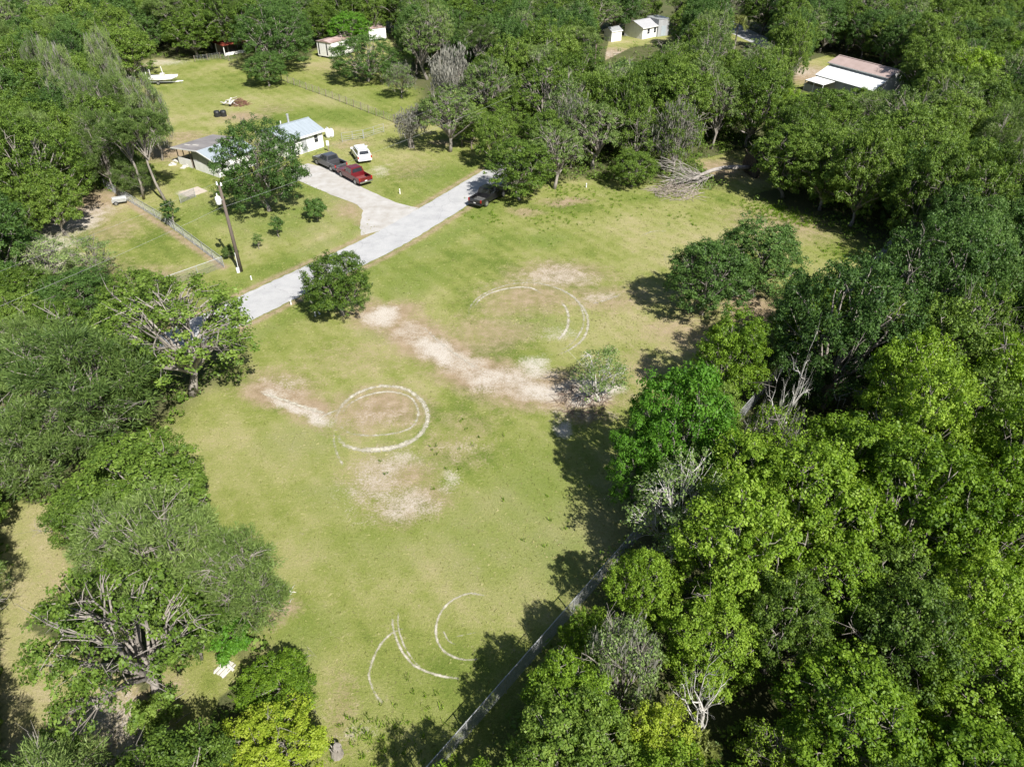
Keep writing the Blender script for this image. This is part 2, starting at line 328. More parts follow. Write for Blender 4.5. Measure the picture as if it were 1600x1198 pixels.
def road_material():
    m, t = nodes_of('road_asphalt'); L = t.links
    out = N(t, 'ShaderNodeOutputMaterial'); p = N(t, 'ShaderNodeBsdfPrincipled', i_Roughness=.9); L.new(p.outputs[0], out.inputs[0]); p.inputs['Specular IOR Level'].default_value = .25
    tc = N(t, 'ShaderNodeTexCoord'); n = N(t, 'ShaderNodeTexNoise', i_Scale=.6, i_Detail=8., i_Roughness=.7); L.new(tc.outputs['Object'], n.inputs['Vector'])
    r = ramp(t, [(.28, (.295, .295, .298)), (.5, (.365, .365, .363)), (.75, (.415, .412, .405))]); L.new(n.outputs[0], r.inputs[0])
    vo = N(t, 'ShaderNodeTexVoronoi', feature='DISTANCE_TO_EDGE', i_Scale=.16); 
    n2 = N(t, 'ShaderNodeTexNoise', i_Scale=1.1, i_Detail=4.); L.new(tc.outputs['Object'], n2.inputs['Vector'])
    va = N(t, 'ShaderNodeVectorMath', operation='MULTIPLY_ADD'); va.inputs[1].default_value = (1.2, 1.2, 1.2); L.new(n2.outputs['Color'], va.inputs[0]); L.new(tc.outputs['Object'], va.inputs[2]); L.new(va.outputs[0], vo.inputs['Vector'])
    cr = ramp(t, [(.0, (.76, .76, .76)), (.008, (1, 1, 1))]); L.new(vo.outputs['Distance'], cr.inputs[0])
    n3 = N(t, 'ShaderNodeTexNoise', i_Scale=28., i_Detail=3.); L.new(tc.outputs['Object'], n3.inputs['Vector'])
    v = ramp(t, [(.3, (.82, .82, .82)), (.7, (1.1, 1.1, 1.1))]); L.new(n3.outputs[0], v.inputs[0])
    def mul(a, b):
        q = N(t, 'ShaderNodeMix', data_type='RGBA', blend_type='MULTIPLY'); q.inputs[0].default_value = 1; L.new(a, q.inputs[6]); L.new(b, q.inputs[7]); return q.outputs[2]
    L.new(mul(mul(r.outputs[0], cr.outputs[0]), v.outputs[0]), p.inputs['Base Color']); return m
RM = road_material()
mb = MB(); mb.add(*ribbon(resample(ROADC, .45), RW, .022, .08, 2))
o = ob('road', mb.mesh('road', RM)); o['kind'] = 'structure'
GRAVEL = mat('gravel', (.40, .388, .370), .95, (.30, .278, .245), .7, bump=.5, bscale=20, det=12)
dc = resample(DRIVE, .6); n = len(dc)
mb = MB(); mb.add(*ribbon(dc, [2.3+.45*math.sin(i*.35)+2.8*max(0, 1-i/11)**1.6 for i in range(n)], .012, .10, 3))
o = ob('driveway', mb.mesh('driveway', GRAVEL)); o['kind'] = 'structure'
FR = catmull([at(1120, 30), at(1150, 46), at(1180, 60), at(1215, 76)], 5)
mb = MB(); mb.add(*ribbon(resample(FR, 1.), 3.0, .02, .1, 4)); o = ob('road', mb.mesh('far_road', RM)); o['kind'] = 'structure'

# tyre tracks spun into the field
def track_material():
    m, t = nodes_of('sand_track'); L = t.links
    out = N(t, 'ShaderNodeOutputMaterial'); p = N(t, 'ShaderNodeBsdfPrincipled', i_Roughness=.95); tr = N(t, 'ShaderNodeBsdfTransparent'); mx = N(t, 'ShaderNodeMixShader')
    tc = N(t, 'ShaderNodeTexCoord'); n = N(t, 'ShaderNodeTexNoise', i_Scale=2.2, i_Detail=10., i_Roughness=.82); L.new(tc.outputs['Object'], n.inputs['Vector'])
    a = N(t, 'ShaderNodeAttribute', attribute_name='tint')
    s = math_(t, 'MULTIPLY_ADD', math_(t, 'SUBTRACT', n.outputs[0], .5), 2.6); L.new(a.outputs['Fac'], s.node.inputs[2])
    f = ramp(t, [(.15, (0, 0, 0)), (.85, (.95, .95, .95))]); L.new(s, f.inputs[0])
    r = ramp(t, [(.35, (.36, .325, .25)), (.65, (.50, .47, .385))]); L.new(n.outputs[0], r.inputs[0]); L.new(r.outputs[0], p.inputs['Base Color'])
    L.new(f.outputs[0], mx.inputs[0]); L.new(tr.outputs[0], mx.inputs[1]); L.new(p.outputs[0], mx.inputs[2]); L.new(mx.outputs[0], out.inputs[0]); return m
TM = track_material()
_tk = [0]
def track(pts, wd, s0, s1=None):
    s1 = s0 if s1 is None else s1; _tk[0] += 1; z = .005+.0015*_tk[0]
    c = resample(catmull([at(*p) for p in pts], 8), .25); n = len(c); V = []; T = []; F = []
    for i, p in enumerate(c):
        a = c[max(i-1, 0)]; b = c[min(i+1, n-1)]; dx, dy = b[0]-a[0], b[1]-a[1]; l = math.hypot(dx, dy)+1e-9; nn = (-dy/l, dx/l)
        u = i/(n-1); s = (s0+(s1-s0)*u)*min(1, 6*u+.05, 6*(1-u)+.05)
        for k, e in ((-1.25, 0.), (-.3, 1.), (.3, 1.), (1.25, 0.)):
            V.append((p[0]+nn[0]*k*wd*.78, p[1]+nn[1]*k*wd*.78, z)); T.append(s*.84*e-.25*(1-e))
        if i:
            for q in range(3): F.append((4*i-4+q, 4*i+q, 4*i+q+1, 4*i-4+q+1))
    ob('tyre_track', mesh_np('tyre_track', V, F, [TM], T), ground)
track([(522, 668), (530, 640), (555, 616), (590, 604), (628, 606), (655, 622), (668, 645), (662, 672), (638, 692), (600, 703), (560, 702), (535, 692), (522, 668)], .34, .75, .85)
track([(530, 655), (545, 632), (575, 617), (610, 612), (640, 620), (653, 640), (648, 662), (628, 674), (590, 680), (560, 679), (538, 672), (530, 655)], .2, .8, .5)
track([(560, 702), (590, 702), (620, 697), (645, 687)], .42, .9)
track([(524, 668), (522, 690), (528, 712), (540, 732)], .2, .35, .5)
track([(740, 480), (752, 466), (775, 455), (808, 449), (832, 451), (848, 460)], .22, .8, .95)
track([(862, 447), (890, 460), (912, 482), (919, 505), (912, 528), (894, 544), (870, 556)], .24, .75, .7)
track([(874, 468), (886, 485), (888, 505), (882, 520), (870, 532)], .26, .75, .9)
track([(732, 500), (735, 480), (752, 462), (790, 446), (835, 442), (880, 454), (905, 475), (912, 505), (895, 535), (860, 555)], .22, .5, .6)
track([(738, 455), (770, 444), (815, 438), (850, 438)], .2, .25, .3)
track([(735, 927), (758, 930)], .12, .6)
track([(758, 930), (735, 927), (708, 937), (688, 958), (681, 985), (688, 1010), (708, 1026), (736, 1031), (760, 1026)], .13, .8, .75)
track([(613, 955), (614, 978), (622, 1005), (636, 1028), (655, 1044), (690, 1056), (725, 1061)], .13, .55, .95)
track([(624, 950), (622, 975), (630, 1005), (645, 1030), (660, 1045)], .1, .55, .6)
track([(642, 979), (615, 988), (597, 1004), (583, 1030), (577, 1055), (582, 1075), (592, 1092), (607, 1108)], .13, .75, .55)
track([(693, 985), (700, 1000), (712, 1008)], .1, .6)
track([(710, 995), (745, 988)], .08, .35)
track([(1000, 370), (1020, 362), (1045, 362)], .2, .45)
track([(925, 475), (950, 468), (970, 460)], .3, .5)
track([(660, 510), (700, 545), (760, 585)], .3, .45)
track([(400, 612), (440, 624), (480, 638), (520, 650)], .3, .7)
track([(495, 660), (510, 648), (530, 640)], .2, .8)

# ------------------------------------------------------------------ trees
rng = np.random.RandomState(7)
def unit(n, zmin=-1.):
    z = rng.uniform(zmin, 1, n); a = rng.uniform(0, 2*np.pi, n); r = np.sqrt(np.maximum(0, 1-z*z)); return np.stack([r*np.cos(a), r*np.sin(a), z], 1)
def leaves(P, Nrm, L, W, T, long_dir=None, fold=0.):
    n = len(P); rd = rng.randn(n, 3)
    if long_dir is not None: t = long_dir+.35*rd
    else: t = np.cross(Nrm, rd)
    t /= np.linalg.norm(t, axis=1, keepdims=True)+1e-9
    b = np.cross(Nrm, t); b /= np.linalg.norm(b, axis=1, keepdims=True)+1e-9
    s = rng.uniform(.5, 1.5, (n, 1)); t = t*L*s*.5; b = b*W*s*.5
    V = np.stack([P-t, P+b-.1*t, P+t, P-b-.1*t], 1).reshape(-1, 3)
    return V, np.arange(4*n).reshape(n, 4), np.repeat(np.clip(T, 0, 1), 4)
def bend(a, b, sag, k=4):
    a = np.array(a, float); b = np.array(b, float); l = np.linalg.norm(b-a); out = []
    off = rng.randn(3)*l*.07
    for i in range(k+1):
        u = i/k; p = a*(1-u)+b*u; p = p+off*math.sin(math.pi*u); p[2] += sag*l*math.sin(math.pi*u); out.append(p)
    return out
VAR = {}
def variant(sp, R, h, lobes, nc, nl, cr, L, W, tilt=.8, zmin=-.35, drop=.12, trunk_r=.2, zf=.42, mode='leaf', twig=.3, flat=.7, top_bias=0., dead=0, low=True):
    """one tree: crown mesh + trunk mesh; lobes -> clumps -> leaves"""
    zb = h*zf; hz = (h-zb); cl = []
    ga = rng.uniform(0, 6.28)
    for i in range(lobes):
        u = (i+.5)/lobes; z = 1-u*(1.72 if low else 1.25); a = ga+i*2.39996+rng.uniform(-.35, .35); r = math.sqrt(max(0, 1-z*z))
        lr = R*rng.uniform(.20, .44); q = R*rng.uniform(.86, 1.06)-lr
        cl.append((np.array([q*r*math.cos(a), q*r*math.sin(a), zb+hz*.40+hz*.42*z*rng.uniform(.85, 1.1)]), lr))
    P = []; Nn = []; T = []; D = []; mb = MB(); ct = []
    lean = rng.randn(2)*.05*h
    tp = np.array([lean[0], lean[1], zb])
    mb.tube(bend((0, 0, -.05), tp, 0, 3), [trunk_r*1.35, trunk_r, trunk_r*.85, trunk_r*.75], 7)
    for (c, lr) in cl:
        st = tp*rng.uniform(.75, 1.0) if c[2] > zb*.9 else tp*.8
        br = bend(st, c, .08, 3); mb.tube(br, [trunk_r*.55, trunk_r*.38, trunk_r*.26, trunk_r*.16], 5, False)
        d = unit(nc, zmin); d[:, 2] += top_bias; d /= np.linalg.norm(d, axis=1, keepdims=True)
        cc = c+d*lr*rng.uniform(.62, 1.16, (nc, 1))*np.array([1, 1, flat+.1])
        keep = rng.rand(nc) > drop
        for (c2, l2) in cl:
            if c2 is c: continue
            keep &= np.linalg.norm(cc-c2, axis=1) > l2*.66
        for k in np.nonzero(keep)[0]:
            ct.append((cc[k], d[k]))
            if rng.rand() < twig: mb.tube(bend(br[2] if rng.rand() < .5 else br[3], cc[k]+d[k]*cr*rng.uniform(-.2, .5), .05, 2), [trunk_r*.16, trunk_r*.10, .012], 4, False)
    for k in range(dead):
        c, d = ct[rng.randint(len(ct))]; a = c*.7+tp*.3; e = c+d*rng.uniform(.4, 1.2)
        q = bend(a, e, .0, 3); mb.tube(q, [.06, .05, .035, .012], 4, False)
        for m in range(4): mb.tube([q[2], q[2]*.4+(e+rng.randn(3)*.5)*.6, e+rng.randn(3)*.55], [.025, .018, .008], 3, False)
    if nl:
        for c, d in ct:
            m = max(3, int(nl*rng.uniform(.6, 1.4))); s = rng.uniform(.7, 1.3)*cr
            e = unit(m); rad = rng.rand(m, 1)**.45
            p = c+e*rad*s*np.array([1, 1, flat]); P.append(p)
            if mode == 'leaf':
                nn = .55*e+.35*d+np.array([0, 0, .45])+tilt*rng.randn(m, 3)*.6
            else: nn = rng.randn(m, 3)
            nn /= np.linalg.norm(nn, axis=1, keepdims=True); Nn.append(nn); D.append(e+d*.6+np.array([0, 0, .25]))
            T.append(np.full(m, rng.uniform(.1, .7))+rng.uniform(-.18, .3, m))
        V, F, TT = leaves(np.vstack(P), np.vstack(Nn), L, W, np.hstack(T), None if mode == 'leaf' else np.vstack(D))
        cm = mesh_np('crown', V, F, [MATS['leaf_oak']], TT)
    else: cm = None
    tm = mb.mesh('trunk', BARK, True)
    VAR.setdefault(sp, []).append((R, h, cm, tm, [c for c, d in ct]))
for k in range(5): variant('oak', 4.6, 9, 26, 46, 44, .40, .165, .10, trunk_r=.22, zf=.16, twig=.10, dead=3)
for k in range(3): variant('great_oak', 6.4, 10.5, 36, 54, 46, .44, .17, .105, trunk_r=.28, zf=.14, twig=.08, dead=4)
for k in range(1): variant('thin', 3.0, 6, 14, 26, 14, .40, .15, .09, trunk_r=.09, zf=.2, drop=.1, twig=.45, zmin=-.1, dead=10)
for k in range(5): variant('laurel', 3.8, 9, 26, 38, 48, .34, .142, .095, trunk_r=.17, zf=.16, drop=.15, twig=.15, dead=4)
for k in range(4): variant('maple', 3.6, 9, 28, 32, 48, .36, .138, .095, trunk_r=.16, zf=.16, drop=.18, twig=.15, zmin=-.2, dead=4)
for k in range(4): variant('open_oak', 4.6, 8, 26, 30, 40, .40, .155, .10, trunk_r=.24, zf=.26, drop=.15, twig=.5, zmin=-.2, flat=.5, dead=9, low=False)
for k in range(3): variant('wispy', 4.2, 10, 24, 34, 46, .55, .30, .05, trunk_r=.18, zf=.18, drop=.15, twig=.45, mode='needle', zmin=-.5, dead=8)
for k in range(2): variant('pine', 4.4, 14, 14, 30, 60, .50, .34, .06, trunk_r=.2, drop=.15, twig=.5, mode='needle', zf=.58, flat=.55, low=False)
for k in range(3): variant('sparse', 3.4, 8, 18, 26, 18, .42, .16, .10, trunk_r=.14, zf=.2, drop=.15, twig=1., zmin=-.1, dead=6)
for k in range(3): variant('shrub', 1.6, 2.2, 12, 22, 34, .24, .13, .085, trunk_r=.06, drop=.1, twig=.2, zf=.12, zmin=-.2, low=False)
for k in range(2): variant('sapling', .9, 2.8, 8, 14, 18, .22, .14, .08, trunk_r=.045, drop=.15, twig=.8, zf=.25, low=False)
def bare_variant(R, h, moss_pts):                     # leafless tree: forking limbs down to fine twigs
    mb = MB(); tips = []
    def grow(p, d, l, r, lev):
        e = p+d*l; m = (p+e)/2+rng.randn(3)*l*.07; r2 = r*(.62 if lev < 4 else .3)
        mb.tube([p, m, e], [r, (r+r2)/2, r2], 6 if lev < 2 else (4 if lev < 4 else 3), False)
        if lev >= 2: tips.append(e)
        if lev == 5: return
        for k in range(rng.randint(2, 4) if lev else 4):
            q = d+rng.randn(3)*(.55 if lev else .6); q[2] += .12; q /= np.linalg.norm(q); grow(e if rng.rand() < .65 else m, q, l*rng.uniform(.55, .88), r2*rng.uniform(.75, 1.), lev+1)
    grow(np.array([0, 0, -.05]), np.array([.06, .03, 1.]), h*.30, .30, 0)
    P = np.array(tips); sx = R/max(1e-3, np.percentile(np.hypot(P[:, 0], P[:, 1]), 97)); sz = h/P[:, 2].max(); sc = np.array([sx, sx, sz])
    mb.v = [tuple(np.array(v)*sc) for v in mb.v]
    VAR.setdefault('bare', []).append((R, h, None, mb.mesh('trunk', BARK, True), list(P*sc)))
for k in range(4): bare_variant(3.0, 8, 0)
# hanging moss: strands under the crown clumps of an open tree
def moss_mesh(sp, k, cnt, ln):
    ct = np.array(VAR[sp][k][4]); i = rng.randint(len(ct), size=cnt); p = ct[i]+rng.randn(cnt, 3)*.3
    p = np.repeat(p, 5, 0)+rng.randn(cnt*5, 3)*np.array([.16, .16, .3]); n = len(p); p[:, 2] -= ln*.3
    nn = rng.randn(n, 3); nn[:, 2] *= .2; nn /= np.linalg.norm(nn, axis=1, keepdims=True)
    dd = np.tile([0, 0, -1.], (n, 1))
    V, F, T = leaves(p, nn, ln, .09, rng.rand(n), dd*2.2)
    return mesh_np('moss', V, F, [MATS['leaf_moss']], T)
MOSS = {('bare', i): moss_mesh('bare', i, 900, .40) for i in range(4)}
MOSS.update({('sparse', i): moss_mesh('sparse', i, 240, .5) for i in range(3)})
MOSS.update({('wispy', i): moss_mesh('wispy', i, 340, .7) for i in range(3)})

NAMES = dict(great_oak='oak_tree', thin='thin_tree', oak='oak_tree', laurel='laurel_tree', maple='maple_tree', open_oak='spreading_oak_tree', wispy='feathery_tree', pine='pine_tree', sparse='thin_tree', bare='dead_tree', shrub='shrub', sapling='sapling')
PLACED = []
trng = random.Random(11)
def set_mat(o, m):
    o.material_slots[0].link = 'OBJECT'; o.material_slots[0].material = m
def tree(sp, x, y, R, h, label, leaf='leaf_oak', bark=None, group=None, k=None, moss=False, cat='tree', rz=None):
    vs_ = VAR[sp]; k = trng.randrange(len(vs_)) if k is None else k; R0, h0, cm, tm, _ = vs_[k]
    o = thing('live_oak_tree' if (sp, leaf) == ('oak', 'leaf_dark') else NAMES[sp], label, cat if sp != 'shrub' else 'shrub', (x, y, 0), trng.uniform(0, 6.28) if rz is None else rz, group)
    o.scale = (R/R0, R/R0, h/h0)
    t = ob('trunk', tm, o)
    if bark: set_mat(t, bark)
    if cm:
        c = ob('crown', cm, o); set_mat(c, MATS[leaf])
    if moss: ob('moss', MOSS[(sp, k)], o)
    PLACED.append((x, y, R, h)); return o
def ptree(sp, px, py, rpx, h, label, leaf='leaf_oak', zf=.62, **kw):     # crown centre seen at (px, py)
    x, y = at(px, py, h*zf); R = 1.07*rpx*depth_of(x, y, h*zf)/FPX
    return tree(sp, x, y, R, h, label, leaf, **kw)

# --- trees told apart in the photo
HAND = [
 # left edge, near
 ('open_oak', 268, 520, 128, 9.5, 'wide spreading oak with grey limbs reaching over the end of the pale road', 'leaf_oak', {}),
 ('wispy', 105, 590, 120, 11, 'large olive feathery tree with pale bare branches beside the road-end oak', 'leaf_olive', {}),
 ('wispy', 40, 665, 85, 9, 'feathery olive tree with bare grey twigs above the dry lawn edge', 'leaf_olive', {}),
 ('oak', 195, 560, 60, 7, 'dark round oak squeezed between the feathery tree and the spreading oak', 'leaf_oak', {}),
 ('laurel', 210, 745, 105, 7, 'dense mid green laurel bulging out over the edge of the field', 'leaf_oak', {}),
 ('laurel', 125, 800, 55, 5.5, 'smaller mid green laurel beside the dry lawn', 'leaf_oak', {}),
 ('wispy', 255, 860, 90, 10, 'feathery grey-green tree with white twigs below the dense laurel', 'leaf_olive', {}),
 ('wispy', 365, 893, 72, 8, 'low feathery tree spilling onto the field beside the white boards', 'leaf_olive', {}),
 ('open_oak', 190, 1000, 135, 9, 'open oak with thick pale limbs between the two dry clearings', 'leaf_oak', {}),
 ('laurel', 285, 965, 48, 6, 'small green laurel between the open oak and the feathery tree', 'leaf_oak', {}),
 ('laurel', 430, 1068, 60, 3.4, 'low bright green leafy tree beside the white boards', 'leaf_bright', {}),
 ('maple', 420, 1165, 82, 4, 'low yellow-green leafy tree with half-shaded crown at the field corner', 'leaf_yellow', {}),
 ('shrub', 275, 1165, 26, 1.6, 'small round bright green shrub beside the fallen dead branches', 'leaf_bright', {}),
 ('shrub', 238, 1118, 36, 2.2, 'dark green shrub at the foot of the open oak', 'leaf_oak', {}),
 ('shrub', 355, 990, 38, 2.2, 'ferny dark green shrub behind the white boards', 'leaf_grass_green', {}),
 ('sparse', 70, 405, 48, 6, 'thin pale tree standing in the sandy yard', 'leaf_pale', {}),
 ('sparse', 135, 395, 40, 5, 'pale thin-leaved tree between sandy yard and dark hedge', 'leaf_pale', {}),
 ('oak', 115, 455, 62, 5, 'dark green bushy tree below the sandy yard', 'leaf_dark', {}),
 ('oak', 30, 450, 55, 5, 'dark bushy tree with pale twigs beside the sandy yard', 'leaf_oak', {}),
 ('wispy', 30, 540, 60, 7, 'olive feathery tree beside the dark bushy trees of the sandy yard', 'leaf_olive', {}),
 ('great_oak', 45, 250, 80, 12, 'broad dense oak shading the parked blue car', 'leaf_oak', {}),
 ('oak', 75, 300, 45, 8, 'lower dense oak beside the sandy yard', 'leaf_oak', {}),
 ('oak', 20, 335, 35, 6, 'small oak next to the sheet-metal panel', 'leaf_oak', {}),
 ('pine', 222, 196, 40, 11.5, 'tall pine with bare leaning trunk beside the open shed', 'leaf_olive', dict(bark=BARK, zf=.8)),
 ('pine', 190, 205, 40, 10.5, 'pine with dark trunk behind the tall leaning pine', 'leaf_olive', dict(zf=.8)),
 ('wispy', 205, 262, 30, 6, 'small feathery conifer at the end of the yard fence', 'leaf_olive', {}),
 ('wispy', 165, 105, 25, 15, 'moss-draped pale cypress behind the boat lawn', 'leaf_pale', dict(moss=True)),
 ('wispy', 95, 125, 27, 15, 'pale feathery cypress hung with grey moss at the wood edge', 'leaf_pale', dict(moss=True)),
 ('wispy', 130, 165, 24, 13, 'pale green cypress next to the brown clearing', 'leaf_pale', dict(moss=True)),
 ('wispy', 150, 215, 36, 11, 'olive feathery tree between the pines and the oaks', 'leaf_olive', {}),
 ('oak', 110, 215, 42, 10, 'oak crowded between cypress and feathery tree', 'leaf_oak', {}),
 ('wispy', 228, 165, 30, 12, 'light green feathery cypress beside the tall leaning pine', 'leaf_pale', dict(moss=True)),
 ('wispy', 62, 108, 25, 14, 'light feathery cypress with bare pale stem at the wood edge', 'leaf_pale', dict(moss=True)),
 ('wispy', 185, 150, 22, 12, 'light mossy cypress between the brown clearing and the pines', 'leaf_pale', dict(moss=True)),
 # yard
 ('great_oak', 405, 253, 72, 11, 'big dense yard tree standing in front of the white house', 'leaf_dark', dict(zf=.55)),
 ('sapling', 432, 350, 12, 2.6, 'dark leaved sapling on the lawn below the big yard tree', 'leaf_dark', {}),
 ('sapling', 402, 374, 8, 1.9, 'thin young sapling next to the utility pole', 'leaf_olive', {}),
 ('shrub', 492, 325, 20, 2.6, 'round grey-green bush on the lawn beside the driveway', 'leaf_dark', {}),
 ('sapling', 264, 328, 14, 3.2, 'small dark tree beside the yard fence', 'leaf_dark', {}),
 ('shrub', 358, 392, 12, 1.4, 'low scrubby bush growing round the utility pole', 'leaf_olive', {}),
 ('oak', 527, 440, 55, 6.5, 'round green tree standing alone at the near edge of the road', 'leaf_oak', dict(zf=.55)),
 ('oak', 300, 52, 44, 9, 'dense domed oak behind the boat lawn fence', 'leaf_oak', dict(zf=.5)),
 ('oak', 188, 70, 52, 10, 'broad green oak beside the boat lawn corner', 'leaf_oak', {}),
 ('great_oak', 428, 52, 60, 12, 'large dark oak shading the lawn behind the white house', 'leaf_dark', dict(zf=.55)),
 ('oak', 415, 108, 32, 6, 'low dark oak in front of the large dark oak', 'leaf_dark', dict(zf=.5)),
 ('great_oak', 570, 92, 54, 8, 'dark domed oak standing on the lawn in front of the white sheds', 'leaf_dark', dict(zf=.5)),
 ('laurel', 545, 40, 34, 8, 'bright green tree behind the white shed', 'leaf_grass_green', {}),
 ('oak', 500, 30, 36, 9, 'green tree between the large dark oak and the white shed', 'leaf_oak', {}),
 ('bare', 640, 190, 34, 6, 'grey mossy leafless tree at the end of the gate', 'leaf_moss', dict(moss=True, bark=BARK)),
 ('sparse', 625, 118, 26, 6, 'small pale twiggy tree next to the dark domed oak', 'leaf_pale', dict(moss=True)),
 ('bare', 692, 118, 42, 11, 'tall half-dead tree hung with grey moss behind the gate', 'leaf_moss', dict(moss=True, bark=BARK)),
 ('open_oak', 700, 175, 50, 9, 'mossy oak with dark trunk beside the leafless tree', 'leaf_olive', {}),
 ('oak', 735, 185, 36, 6, 'low green tree beside the wooden posts', 'leaf_oak', {}),
 ('laurel', 797, 96, 30, 9, 'round leafy tree with straight white trunk', 'leaf_grass_green', dict(bark=BARKW, zf=.72)),
 ('pine', 748, 52, 34, 12, 'pine with tall straight trunk behind the mossy trees', 'leaf_olive', dict(zf=.82)),
 ('oak', 800, 170, 44, 7, 'bushy green tree below the white-trunked round tree', 'leaf_oak', {}),
 ('laurel', 812, 258, 52, 8, 'bright green tree overhanging the black pickup on the road', 'leaf_oak', dict(zf=.55)),
 ('open_oak', 868, 235, 48, 8, 'pale twiggy oak next to the tree over the black pickup', 'leaf_olive', {}),
 ('open_oak', 930, 200, 52, 9, 'mossy oak with many grey twigs at the far edge of the field', 'leaf_olive', {}),
 ('sparse', 1000, 205, 42, 8, 'thin grey-stemmed tree behind the fallen tree', 'leaf_oak', {}),
 ('oak', 990, 255, 36, 5, 'low bushy green tree at the tip of the fallen tree', 'leaf_oak', {}),
 ('laurel', 1242, 232, 58, 10, 'large clumpy oak beside the root plate of the fallen tree', 'leaf_oak', {}),
 ('open_oak', 765, 135, 46, 11, 'tall mossy oak between the straight pine and the white-trunked tree', 'leaf_olive', dict(moss=False)),
 ('open_oak', 850, 140, 48, 11, 'tall grey-limbed oak right of the white-trunked tree', 'leaf_oak', {}),
 ('oak', 905, 115, 50, 11, 'tall dense oak behind the mossy oaks at the far field edge', 'leaf_oak', {}),
 ('open_oak', 955, 145, 52, 11, 'tall twiggy oak behind the thin grey-stemmed tree', 'leaf_olive', {}),
 ('sparse', 895, 190, 34, 10, 'grey-stemmed half-bare tree at the far edge of the field', 'leaf_olive', dict(moss=True)),
 ('oak', 775, 205, 38, 8, 'green tree hiding the bend of the road', 'leaf_oak', {}),
 ('sparse', 1060, 200, 40, 10, 'thin tree with long pale stems behind the fallen crown', 'leaf_oak', dict(moss=True)),
 # field
 ('oak', 1188, 405, 70, 8, 'dense round oak on the field, the one nearer the woods', 'leaf_dark', dict(zf=.5)),
 ('oak', 1108, 432, 70, 8, 'dense oak on the field casting its shadow on the grass', 'leaf_dark', dict(zf=.5)),
 ('thin', 940, 578, 50, 5.2, 'thin pale tree with white stems rising from bare white sand', 'leaf_pale', dict(bark=BARKW, zf=.6)),
 # right of the fence
 ('maple', 1150, 545, 58, 9, 'yellow-green feathery maple beside the field oaks', 'leaf_bright', {}),
 ('laurel', 1070, 650, 84, 12, 'grass-green leafy tree leaning out over the field', 'leaf_grass_green', {}),
 ('laurel', 1000, 705, 50, 8.5, 'smaller grass-green tree standing in the shade at the field edge', 'leaf_grass_green', {}),
 ('sparse', 1065, 785, 84, 9, 'pale half-bare tree with silvery branches at the bend of the woods', 'leaf_pale', dict(bark=BARKW)),
 ('great_oak', 1330, 500, 112, 13, 'big grey-green domed oak above the woods', 'leaf_dark', {}),
 ('great_oak', 1470, 425, 94, 13, 'dark domed oak in the woods beside the open stretch of fence', 'leaf_dark', {}),
 ('bare', 1238, 605, 50, 13, 'bleached dead tree sticking out of the green canopy', 'leaf_moss', dict(bark=BARKW)),
 ('sparse', 1205, 700, 58, 10, 'mossy thin tree beside the bleached dead tree', 'leaf_bright', dict(moss=True)),
 ('laurel', 890, 1090, 80, 7, 'bright green leafy tree pressed against the long chain-link fence', 'leaf_bright', {}),
 ('laurel', 918, 992, 42, 5, 'small bright green tree at the fence above the leafy one', 'leaf_bright', {}),
 ('sparse', 975, 1030, 66, 7.5, 'grey mossy half-bare tree among bright green trees by the fence', 'leaf_pale', dict(moss=True)),
 ('maple', 1030, 1160, 70, 6, 'yellow-green maple in front of the grey mossy tree', 'leaf_yellow', {}),
 ('bare', 1112, 1075, 54, 8, 'white leafless snag standing in a dark gap of the canopy', 'leaf_moss', dict(bark=BARKW)),
 ('shrub', 1400, 1150, 48, 3.6, 'soft yellow-green rounded bush in a shaded gap of the woods', 'leaf_yellow', dict(zf=.4)),
 ('sparse', 1215, 1180, 58, 5, 'thin pale tree beside the brown gap in the woods', 'leaf_bright', {}),
 ('laurel', 1005, 915, 58, 7, 'bright green tree leaning over the upper end of the visible fence', 'leaf_bright', {}),
]
for sp, px, py, r, h, lab, lf, kw in HAND: ptree(sp, px, py, r, h, lab, lf, **kw)
tree('wispy', -22.6, 12.6, 2.3, 8.5, 'feathery tree whose shadow falls across the dry clearing', 'leaf_dark')

# --- the woods: every other tree, filled where the ground is not open
def region_of(x, y):
    s = (x+3.4)*.775-(y-16)*.632
    if y < 74 and s > 0: return 0
    if y >= 74 and x > 18 and y < 150: return 1
    if x < -45 and y < 150: return 3
    if y < 74: return 4
    return 2
WHERE = {0: 'in the woods behind the long chain-link fence', 1: 'in the woods between the field and the brown-roofed barn',
         2: 'in the far woods beyond the yards and barn', 3: 'in the woods left of the boat lawn', 4: 'in the thicket between sandy yard and dry clearing'}
KIND = {('maple', 'leaf_bright'): 'bright yellow-green clumpy maple', ('laurel', 'leaf_bright'): 'bright green leafy laurel', ('laurel', 'leaf_grass_green'): 'grass-green leafy laurel', ('oak', 'leaf_oak'): 'mid green rounded oak',
        ('oak', 'leaf_dark'): 'dark green rounded oak', ('open_oak', 'leaf_oak'): 'open-crowned oak with grey limbs', ('wispy', 'leaf_olive'): 'olive feathery tree', ('sparse', 'leaf_pale'): 'thin pale grey-stemmed tree',
        ('pine', 'leaf_olive'): 'tall olive pine', ('laurel', 'leaf_oak'): 'mid green clumpy laurel', ('maple', 'leaf_yellow'): 'yellow-green maple', ('bare', 'leaf_moss'): 'leafless grey tree', ('open_oak', 'leaf_olive'): 'olive twiggy oak'}
